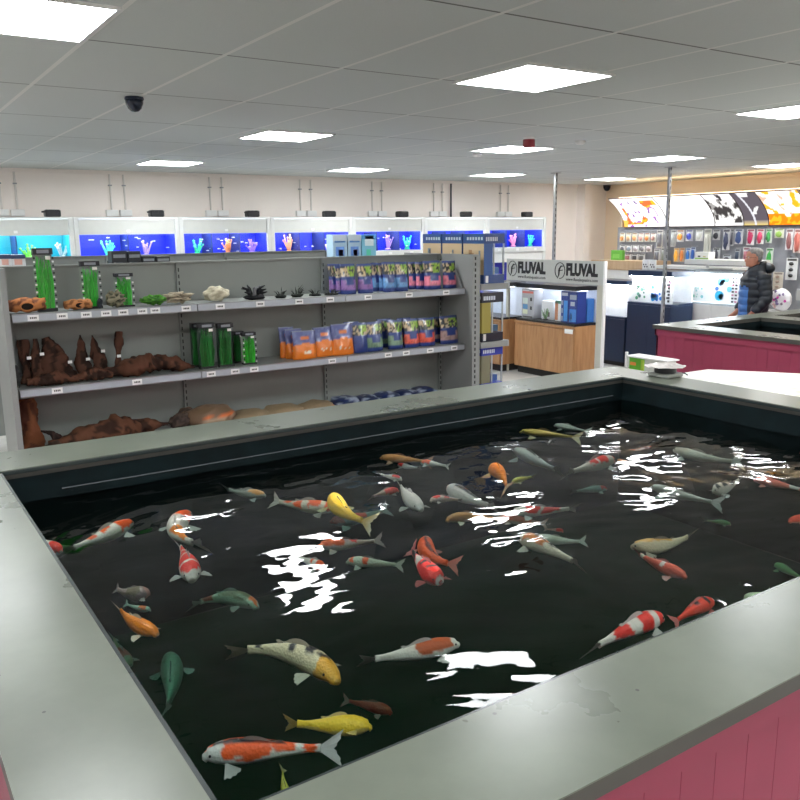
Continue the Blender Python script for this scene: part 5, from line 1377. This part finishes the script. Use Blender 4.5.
packs = [  # px x0,x1,y0,y1, body, item colour, shape, label
 *[(620+i*6.2, 625+i*6.2, 233, 242, (.8, .78, .72), c, 'r', 'small card pack in the upper row, %s from the far corner' % w) for i, (c, w) in enumerate(zip([(.8, .4, .15), (.75, .5, .3), (.85, .45, .2), (.7, .4, .35), (.8, .3, .1), (.6, .35, .3)], ['first', 'second', 'third', 'fourth', 'fifth', 'sixth']))],
 *[(620+i*6.6, 625.5+i*6.6, 245, 252, (.75, .74, .74), c, 'r', 'small white pack with grey disc in the second row, %s from the far corner' % w) for i, (c, w) in enumerate(zip([(.1, .1, .12), (.25, .3, .35), (.5, .45, .5), (.2, .2, .22), (.35, .3, .3)], ['first', 'second', 'third', 'fourth', 'fifth']))],
 *[(625+i*7, 631+i*7, 254, 262, (.6, .6, .6), c, 'b', 'small dark pack in the third row, %s from the far corner' % w) for i, (c, w) in enumerate(zip([(.35, .15, .15), (.05, .05, .06), (.1, .1, .1)], ['first', 'second', 'third']))],
 (657, 663, 230, 248, (.70, .68, .62), (.2, .2, .22), 'b', 'tall grey packed part in the upper row before the pole'),
 (664, 668, 231, 248, (.55, .55, .56), (.3, .3, .32), 'b', 'narrow grey pack directly behind the metal pole'),
 (671, 676, 230, 247, (.68, .68, .66), (.5, .52, .5), 'b', 'tall pale pack just right of the metal pole'),
 (677, 684, 230, 242, (.72, .7, .68), (.9, .35, .05), 'r', 'pack with a round orange ball toy'),
 (686, 693, 230, 241, (.7, .7, .72), (.05, .08, .5), 'r', 'pack with a round blue ball toy'),
 (696, 703, 230, 241, (.82, .82, .8), (.7, .7, .65), 'r', 'nearly white pack right of the blue ball pack'),
 (704, 711, 229, 256, (.66, .65, .58), (.55, .55, .48), 'b', 'longest cream coloured pack hanging in the upper row'),
 (713, 720, 230, 240, (.62, .62, .62), (.03, .03, .04), 'r', 'pack with a black round part, right of the cream pack'),
 (723, 730, 229, 250, (.66, .66, .68), (.05, .06, .12), 'o', 'long pack with a dark navy tool, upper row'),
 (731, 734, 229, 246, (.5, .5, .52), (.08, .08, .1), 'b', 'very narrow dark pack, upper row'),
 (735, 743, 229, 244, (.68, .68, .7), (.06, .10, .25), 'o', 'pack with a blue black oval part, upper row'),
 (747, 754.5, 229, 245, (.75, .72, .72), (.55, .03, .12), 'o', 'left crimson pack in the upper row'),
 (757, 764, 229, 244, (.75, .72, .72), (.75, .06, .15), 'o', 'right crimson pack in the upper row'),
 (766, 772, 229, 243, (.65, .72, .62), (.05, .35, .08), 'o', 'green pack next to the crimson ones, upper row'),
 (775, 784, 229, 238, (.72, .72, .60), (.3, .5, .1), 'r', 'small square pack with light green part, upper row'),
 (786, 793, 229, 250, (.76, .74, .75), (.3, .12, .12), 'o', 'long white pack with dark red twig, upper row'),
 (794, 802, 229, 253, (.74, .6, .58), (.55, .15, .12), 'o', 'large pink pack cut off by the right edge'),
 (654, 660, 249, 263, (.62, .62, .63), (.12, .12, .14), 'b', 'grey pack in the second row before the pole'),
 (661, 667, 248, 263, (.62, .62, .6), (.2, .22, .2), 'b', 'pack of pale tubing beside the metal pole, second row'),
 (674, 679, 248, 262, (.7, .55, .35), (.92, .45, .05), 'o', 'bright orange pack in the second row'),
 (680, 684.5, 248, 262, (.65, .45, .3), (.7, .22, .04), 'o', 'darker orange pack in the second row'),
 (686, 690.5, 248, 262, (.6, .65, .72), (.03, .18, .55), 'o', 'left blue pack in the second row'),
 (691, 695.5, 247, 262, (.55, .6, .7), (.02, .10, .40), 'o', 'right blue pack in the second row'),
 (713, 720, 248, 261, (.62, .62, .64), (.05, .05, .07), 'o', 'pack with a black upright part in the second row'),
 (723, 731, 255, 263, (.6, .62, .66), (.08, .08, .1), 'r', 'small wide pack with black part in the second row'),
 (735, 740, 249, 263, (.45, .47, .5), (.04, .06, .10), 'b', 'dark navy pack left of the man in the second row'),
 (743, 750, 247, 268, (.70, .68, .68), (.4, .12, .15), 'b', 'long white pack just behind the face of the man'),
 (766, 773, 248, 268, (.68, .74, .66), (.04, .40, .06), 'o', 'bright green packed plant right of the man'),
 (786, 797.5, 258, 280, (.80, .80, .80), (.02, .02, .02), '3', 'white pack with three black knobs right of the man'),
 (773, 783, 272, 290, (.72, .66, .56), (.5, .38, .3), '3', 'cream pack with three round stones right of the man'),
]
for (a, b_, ya, yb, body, item, shp, lab) in packs:
    p0 = onX(a, (ya+yb)/2, BX-.10); p1 = onX(b_, (ya+yb)/2, BX-.10); zt = onX((a+b_)/2, ya, BX-.1).z; zb = onX((a+b_)/2, yb, BX-.1).z
    y1, y0 = p0.y, p1.y; h = zt-zb; w = y1-y0; cy = (y0+y1)/2
    lab = lab if len(lab.split()) <= 16 else lab
    t = empty('hanging_pack', (BX-.1, cy, zb), lab, 'hanging pack', 'packs hanging on the pegboard wall')
    MB().box(BX-.105, BX-.1, y0, y1, zb, zt, 0, body).build('backing_card', PA, t)
    m = MB()
    if shp == 'r': m.blob((BX-.12, cy, zb+h*.42), (.02, w*.36, min(h*.34, w*.4)), 14, 8, amp=.1, col=item)
    elif shp == 'o': m.blob((BX-.12, cy, zb+h*.45), (.02, w*.34, h*.38), 14, 10, amp=.4, seed=int(a), col=item)
    elif shp == '3':
        for k in range(3): m.blob((BX-.12, cy, zb+h*(.2+.27*k)), (.02, w*.2, h*.08), 12, 8, amp=.2, seed=k, col=item)
    else: m.bbox(BX-.13, BX-.106, cy-w*.32, cy+w*.32, zb+h*.08, zb+h*.8, .006, 0, item)
    m.build('contents', PG, t, smooth=True)
    MB().box(BX-.107, BX-.1055, y0+w*.1, y1-w*.1, zt-h*.13, zt-h*.03, 0, tuple(c*.45+.1 for c in item)).build('header_print', PA, t)
    MB().tube([(BX-.001, cy, zt+.012), (BX-.14, cy, zt+.012), (BX-.15, cy, zt+.03)], .004, 6).build('peg_hook', m_steel, t)
# gift pack with flowers and clear shelf on the base cabinet right of the man
q = onX(779, 302, 10.75)
t = empty('flower_pack', (10.75, q.y, .851), 'white pack with purple and magenta flowers right of the man', 'flower pack')
MB().blob((10.78, q.y, 1.01), (.06, .17, .155), 16, 10, amp=.15, col=(.85, .84, .86)).build('wrapping', PA, t, smooth=True)
rnd = random.Random(4)
for k in range(16):
    a = rnd.uniform(0, 6.28); r = rnd.uniform(.03, .16)
    MB().blob((10.72-rnd.uniform(0, .02), q.y+r*math.cos(a), 1.01+r*.8*math.sin(a)), (.014, .018, .018), 8, 6, amp=.5, seed=k, col=rnd.choice([(.45, .05, .5), (.6, .04, .35), (.2, .15, .3), (.25, .2, .25), (.6, .4, .4)])).build('blossom', PP, t)
t = empty('clear_shelf', (10.85, 5.9, .0), 'grey glass shelf on the product wall right of the man', 'shelf')
MB().box(10.62, BX-.001, 5.3, 6.35, 1.17, 1.185).build('glass_plate', mat('frosted_glass', (.55, .57, .57), .2), t)
MB().box(10.62, 10.64, 5.3, 6.35, 1.03, 1.17).build('front_strip', mat('frosted_glass2', (.45, .45, .43), .3), t)

# ------------------------------------------------------------------ things on and beyond the far right corner of the pool
q = onZ(667, 376, 1.0)
t = empty('pool_skimmer', (q.x-.02, q.y+.0, 1.0), 'black round skimmer drum under a crumpled clear sheet on the coping', 'pool equipment')
cx, cy = q.x-.02, q.y
MB().bbox(cx-.085, cx+.085, cy-.085, cy+.085, 1.001, 1.028, .006).build('grey_block', mat('block_grey', (.30, .31, .28), .5), t)
MB().lathe([(.072, 1.028), (.074, 1.032), (.074, 1.062), (.070, 1.066), (.001, 1.066)], (cx, cy, 0), 28).build('drum', m_black, t)
m = MB(); vs = []; NR, NA = 6, 30
for r in range(NR+1):
    for a in range(NA):
        an = 2*math.pi*a/NA; rr = (.012+.118*r/NR)*(1+.16*noise.noise(Vector((math.cos(an)*2, math.sin(an)*2, 1.5)))*(r/NR))
        vs.append((cx+rr*math.cos(an)*1.1, cy+rr*math.sin(an)*.95, 1.070+.012*noise.noise(Vector((rr*40*math.cos(an), rr*40*math.sin(an), 2)))+.004*r/NR))
fs = [(r*NA+a, r*NA+(a+1) % NA, (r+1)*NA+(a+1) % NA, (r+1)*NA+a) for r in range(NR) for a in range(NA)]
fs.append(list(range(NA-1, -1, -1)))
m.add(vs, fs, col=(.48, .44, .42)); so = m.build('crumpled_sheet', PG, t, smooth=False)
sm = so.modifiers.new('thick', 'SOLIDIFY'); sm.thickness = .002
m = MB(); m.tube([(cx+.09, cy-.02, 1.004), (cx+.11, cy-.04, 1.018), (cx+.13, cy-.06, 1.016), (cx+.145, cy-.075, 1.004)], .005, 8); m.build('cable', m_black, t, smooth=True)
# white work table beyond the pool with green leaflet box
t = empty('work_table', (5.6, 3.2, 0), 'low white table with a pale top between the two pools', 'table')
A = [onZ(680, 372.5, .985), onZ(708, 369.3, .985), onZ(800, 373.5, .985)]
P0 = A[1]; dr = (A[2]-A[1]).normalized(); P1 = P0+dr*2.4; dl = Vector((-1, -.0, 0))
quad = [Vector((4.70, P0.y+.02, 0)), P0, P1, Vector((4.70, P1.y, 0))]
m = MB(); b0 = [(p.x, p.y, .955) for p in quad]; b1 = [(p.x, p.y, .985) for p in quad]
m.add(b0+b1, [(3, 2, 1, 0), (4, 5, 6, 7), (0, 1, 5, 4), (1, 2, 6, 5), (2, 3, 7, 6), (3, 0, 4, 7)])
mt = bpy.data.materials.new('pale_table_top'); nt, n, l = nodes_of(mt); b = n['Principled BSDF']; b.inputs['Roughness'].default_value = .3
tc = n.new('ShaderNodeTexCoord'); nz = n.new('ShaderNodeTexNoise'); nz.inputs['Scale'].default_value = 3; nz.inputs['Detail'].default_value = 6; nz.inputs['Distortion'].default_value = 1.2
mp = n.new('ShaderNodeMapping'); mp.inputs['Scale'].default_value = (1, 4, 1); l.new(tc.outputs['Object'], mp.inputs[0]); l.new(mp.outputs[0], nz.inputs['Vector'])
r = n.new('ShaderNodeValToRGB'); r.color_ramp.elements[0].position = .35; r.color_ramp.elements[1].position = .6; r.color_ramp.elements[0].color = (.60, .60, .52, 1); r.color_ramp.elements[1].color = (.88, .87, .80, 1)
l.new(nz.outputs['Fac'], r.inputs['Fac']); l.new(r.outputs['Color'], b.inputs['Base Color'])
m.build('table_top', mt, t)
for (x, y) in ((4.8, P0.y-.12), (P0.x-.12, P0.y-.15), (4.8, P1.y+.15), (P1.x-.25, P1.y+.15)):
    MB().box(x-.025, x+.025, y-.025, y+.025, 0, .955).build('leg', m_white, t)
SXs = 6.0
a = onX(627.5, 355, SXs); b_ = onX(668, 361, SXs)
t = empty('low_stand', (SXs+.1, (a.y+b_.y)/2, 0), 'low white edged stand with a green printed panel beyond the pool corner', 'display stand')
zt = (a.z+b_.z)/2
MB().box(SXs-.01, SXs+.16, b_.y, a.y, zt-.012, zt).build('top', m_tick, t)
MB().box(SXs-.012, SXs+.012, a.y, a.y+.02, 0, zt+.03).build('side', m_tick, t)
MB().box(SXs+.012, SXs+.14, b_.y+.02, a.y, 0, zt-.012, 0, (.62, .64, .58)).build('front', PA, t)
c0 = a.y; wd = (a.y-b_.y)*.42
m = MB(); m.box(SXs+.008, SXs+.0118, c0-wd, c0-.02, zt-.22, zt-.02, 0, (.12, .42, .03)); m.box(SXs+.006, SXs+.0078, c0-wd*.5, c0-.03, zt-.09, zt-.06, 0, (.75, .25, .05))
m.box(SXs+.006, SXs+.0078, c0-wd, c0-wd*.8, zt-.2, zt-.03, 0, (.35, .5, .05)); m.box(SXs+.006, SXs+.0078, c0-wd*.6, c0-wd*.2, zt-.17, zt-.14, 0, (.3, .6, .1)); m.build('green_print', PA, t)

# ------------------------------------------------------------------ the man in the dark padded jacket
MX, MY = 9.54, 6.26
face = Vector((-.86, .51, 0)).normalized(); side = Vector((-face.y, face.x, 0))   # side = his left
def W_(f, s, z): return (MX+face.x*f+side.x*s, MY+face.y*f+side.y*s, z)
SK = (.46, .20, .13)
man = empty('person', (MX, MY, 0), 'man in a dark navy padded jacket with glasses, facing left behind the pool', 'person')
# body grown as one skin surface
joints = [('pel', W_(0, 0, .93), .13), ('chest', W_(0, 0, 1.25), .15), ('nb', W_(.01, 0, 1.47), .075), ('nt', W_(.04, 0, 1.56), .055), ('hd', W_(.055, 0, 1.62), .05),
          ('lhip', W_(0, .09, .88), .09), ('lkn', W_(.03, .10, .48), .06), ('lank', W_(0, .11, .10), .042), ('ltoe', W_(.15, .12, .045), .038),
          ('rhip', W_(0, -.09, .88), .09), ('rkn', W_(.03, -.10, .48), .06), ('rank', W_(-.03, -.11, .10), .042), ('rtoe', W_(.12, -.12, .045), .038),
          ('lsh', W_(0, .17, 1.40), .06), ('lel', W_(-.03, .23, 1.12), .045), ('lwr', W_(.13, .20, .93), .032),
          ('rsh', W_(0, -.17, 1.40), .06), ('rel', W_(-.03, -.23, 1.12), .045), ('rwr', W_(.13, -.20, .93), .032)]
idx = {j[0]: i for i, j in enumerate(joints)}
ed = [('pel', 'chest'), ('chest', 'nb'), ('nb', 'nt'), ('nt', 'hd'), ('pel', 'lhip'), ('lhip', 'lkn'), ('lkn', 'lank'), ('lank', 'ltoe'), ('pel', 'rhip'), ('rhip', 'rkn'), ('rkn', 'rank'), ('rank', 'rtoe'),
      ('chest', 'lsh'), ('lsh', 'lel'), ('lel', 'lwr'), ('chest', 'rsh'), ('rsh', 'rel'), ('rel', 'rwr')]
rad = [j[2] for j in joints]
pos = [Vector(j[1]) for j in joints]; eidx = [(idx[a], idx[b]) for a, b in ed]
for s, w0 in ((1, 'lwr'), (-1, 'rwr')):      # hands: palm and five fingers
    wv = Vector(joints[idx[w0]][1]); d0 = (Vector(W_(.45, 0, 0))-Vector(W_(0, 0, 0))).normalized()*.75+Vector((0, 0, -.65)); d0.normalize()
    pal = len(pos); pos.append(wv+d0*.06); rad.append(.030); eidx.append((idx[w0], pal))
    lat = d0.cross(Vector(side)).normalized()
    for k in range(4):
        base = wv+d0*.10+lat*(.018*(k-1.5)); L = (.066, .075, .070, .055)[k]
        pos.append(base); rad.append(.011); a_ = len(pos)-1; eidx.append((pal, a_))
        p2 = base+d0*L*.55-Vector(side)*s*.012; pos.append(p2); rad.append(.009); eidx.append((a_, a_+1))
        pos.append(p2+d0*L*.35-Vector(side)*s*.025); rad.append(.008); eidx.append((a_+1, a_+2))
    tb = wv+d0*.035-lat*.03; pos.append(tb); rad.append(.012); a_ = len(pos)-1; eidx.append((pal, a_))
    pos.append(tb+d0*.04-lat*.015-Vector(side)*s*.015); rad.append(.010); eidx.append((a_, a_+1))
me = bpy.data.meshes.new('body'); me.from_pydata([p-Vector((MX, MY, 0)) for p in pos], eidx, [])
bo = bpy.data.objects.new('body', me); COL.objects.link(bo); bo.parent = man
md = bo.modifiers.new('skin', 'SKIN'); sv = me.skin_vertices[0].data
for i, r in enumerate(rad): sv[i].radius = (r, r)
sv[idx['pel']].use_root = True
sb = bo.modifiers.new('sub', 'SUBSURF'); sb.levels = 1; sb.render_levels = 2
dg = bpy.context.evaluated_depsgraph_get(); dg.update()
me2 = bpy.data.meshes.new_from_object(bo.evaluated_get(dg)); bo.modifiers.clear(); bo.data = me2; bo.name = 'body'
m_skin = mat('skin', SK, .5, var=.06, scale=20); m_trou = mat('trousers', (.02, .022, .03), .8); m_shoe = mat('shoe', (.015, .013, .012), .5)
me2.materials.clear(); me2.materials.append(m_skin)
for p in me2.polygons: p.use_smooth = True
# head with face
def ell_ring(cf, z, rf, rs_, n=22, nose=0.0, brow=0.0):
    r = []
    for k in range(n):
        a = 2*math.pi*k/n; f = math.cos(a); s = math.sin(a)
        ff = cf+rf*f+(nose*max(0, f)**14)
        r.append(W_(ff, rs_*s, z))
    return r
HC = .055; z0 = 1.515
prof_h = [(.050, 1.50, .040, .045, 0), (.052, 1.515, .052, .052, .002), (.066, 1.522, .066, .050, .008), (.062, 1.54, .078, .060, .006), (.060, 1.556, .083, .066, .008), (.058, 1.57, .084, .069, .004),
          (.056, 1.585, .087, .071, .020), (.054, 1.60, .088, .073, .028), (.053, 1.615, .088, .074, .017), (.052, 1.632, .088, .075, .006), (.048, 1.65, .092, .076, .004), (.046, 1.675, .093, .076, 0),
          (.044, 1.70, .090, .073, 0), (.042, 1.72, .078, .062, 0), (.042, 1.735, .054, .044, 0), (.042, 1.742, .02, .018, 0)]
m = MB(); m.rings([ell_ring(c, z, rf, rs_, nose=n_) for c, z, rf, rs_, n_ in prof_h])
m.build('head', m_skin, man, smooth=True)
for s in (1, -1):
    m = MB(); m.blob(W_(.045, s*.077, 1.615), (.018, .014, .032), 10, 8, amp=.25, seed=2, col=SK); m.build('ear', m_skin, man, smooth=True)
    m = MB(); m.blob(W_(.125, s*.030, 1.628), (.012, .012, .009), 10, 8, amp=0, col=(.8, .8, .78)); m.build('eye', PA, man, smooth=True)
    m = MB(); m.tube([W_(.138, s*.012, 1.645), W_(.136, s*.032, 1.649), W_(.122, s*.05, 1.643)], [.003, .004, .002], 6, col=(.25, .24, .23)); m.build('eyebrow', PA, man)
m = MB(); m.tube([W_(.138, .022, 1.553), W_(.143, 0, 1.554), W_(.138, -.022, 1.553)], [.002, .005, .002], 6, col=(.38, .13, .11)); m.build('mouth', PA, man, smooth=True)
g = MB()
for s in (1, -1):
    ring = [W_(.146-.012*abs(.034+.020*math.cos(a)), s*(.034+.024*math.cos(a)), 1.628+.017*math.sin(a)) for a in [2*math.pi*k/14 for k in range(15)]]
    g.tube(ring, .0018, 5); g.tube([W_(.142, s*.058, 1.632), W_(.10, s*.078, 1.634), W_(.03, s*.080, 1.63)], .0022, 5)
g.tube([W_(.148, .012, 1.63), W_(.152, 0, 1.632), W_(.148, -.012, 1.63)], .002, 5)
g.build('glasses', m_black, man)
# short grey hair over the back and top of the head
hr = MB(); rs = []
for (c, z, rf, rs_, n_) in [(.030, 1.575, .070, .066, 0), (.026, 1.60, .078, .076, 0), (.028, 1.63, .086, .081, 0), (.032, 1.66, .094, .083, 0), (.036, 1.685, .100, .083, 0), (.038, 1.71, .099, .079, 0), (.040, 1.732, .086, .068, 0), (.042, 1.748, .060, .046, 0), (.042, 1.755, .02, .018, 0)]:
    ring = []
    for k in range(26):
        a = 2*math.pi*k/26; f = math.cos(a); s = math.sin(a); q = 1+.04*noise.noise(Vector((f*4, s*4, z*30)))
        ff = rf*f*q
        ff = min(ff, -.012+(z-1.575)*.42 if z < 1.675 else .075+(z-1.675)*.3)
        ring.append(W_(c+ff, rs_*s*q, z))
    rs.append(ring)
hr.rings(rs, col=(.30, .29, .28))
hm = mat('grey_hair', (.26, .25, .24), .7, var=.35, scale=60, bump=.4); hr.build('hair', hm, man, smooth=True)
# padded jacket: body, sleeves, collar
m_jk = mat('jacket_black_navy', (.006, .010, .018), .45, var=.2, bump=.1)
m_jb = mat('jacket_blue_lit', (.03, .12, .36), .4, var=.15)
jk = MB(); rs = []; N = 60
for i in range(N+1):
    u = i/N; z = .86+u*.61
    puff = .012*abs(math.sin(u*math.pi*6.5))**.6
    rf = (.150+.018*math.sin(u*3))*(1 if u < .82 else 1-(u-.82)*2.2); rsd = (.195+.03*u)*(1 if u < .84 else 1-(u-.84)*3.2)
    ring = []
    for k in range(30):
        a = 2*math.pi*k/30
        ring.append(W_(.0+(rf+puff)*math.cos(a)+.01, (rsd+puff)*math.sin(a), z))
    rs.append(ring)
jk.rings(rs)
# front faces painted blue for the blue light reflected onto the jacket
nn = 30
for fi, f in enumerate(jk.f):
    if len(f) == 4:
        k = f[0] % nn
        if k in (0, 1, 2, 28, 29, 27) and f[0]//nn < 40+2*(k % 2): jk.m[fi] = 1
jo = jk.build('jacket', [m_jk, m_jb], man, smooth=True)
for s in (1, -1):
    sl = MB(); pts = []; rr = []; N = 44
    P_ = [Vector(W_(0, s*.175, 1.42)), Vector(W_(-.03, s*.245, 1.14)), Vector(W_(.10, s*.215, .955))]
    for i in range(N+1):
        u = i/N
        p = P_[0].lerp(P_[1], min(1, u/.6)) if u < .6 else P_[1].lerp(P_[2], (u-.6)/.4)
        pts.append(p); rr.append((.088-.030*u)+.010*abs(math.sin(u*math.pi*7))**.6*(1 if u < .96 else .2))
    sl.tube(pts, rr, 16); sl.build('sleeve', m_jk, jo, smooth=True)
co = MB(); rs = []
for (cf, z, rf, rsd) in [(.0, 1.42, .115, .13), (.005, 1.46, .115, .115), (.0, 1.50, .110, .108), (-.005, 1.54, .108, .104), (-.008, 1.565, .10, .098), (-.004, 1.56, .085, .084), (.0, 1.50, .075, .078)]:
    ring = []
    for k in range(24):
        a = 2*math.pi*k/24; f = math.cos(a)
        ring.append(W_(cf+rf*f, rsd*math.sin(a), z-.045*max(0, f)+.02*max(0, -f)))
    rs.append(ring)
co.rings(rs, cap=False); co.build('collar', m_jk, jo, smooth=True)
# hood lying on the shoulders behind the neck
hd = MB(); hd.blob(W_(-.12, 0, 1.49), (.09, .11, .075), 18, 10, amp=.15, seed=4); hd.build('hood', m_jk, jo, smooth=True)
tr = MB()
for s in (1, -1):
    tr.tube([W_(0, s*.08, .93), W_(.01, s*.095, .75), W_(.03, s*.10, .48), W_(.0, s*.11, .10)], [.115, .105, .082, .075], 16)
tr.build('trousers', m_trou, man, smooth=True)
for s in (1, -1):
    sh = MB(); o_ = .0 if s > 0 else -.03
    sh.blob(W_(.06+o_, s*.115, .052), (.05, .05, .05), 16, 8, amp=0)
    sh.v = []; sh.f = []; sh.m = []; sh.c = []
    sh.rings([[W_(f+o_, s*.115+w*math.sin(a), .002+max(0, h*(.5+.5*math.cos(a)))) for a in [2*math.pi*k/14 for k in range(14)]] for f, w, h in ((-.09, .02, .06), (-.08, .042, .11), (-.02, .046, .12), (.05, .05, .095), (.12, .052, .07), (.18, .042, .055), (.20, .015, .03))])
    sh.build('shoe', m_shoe, man, smooth=True)
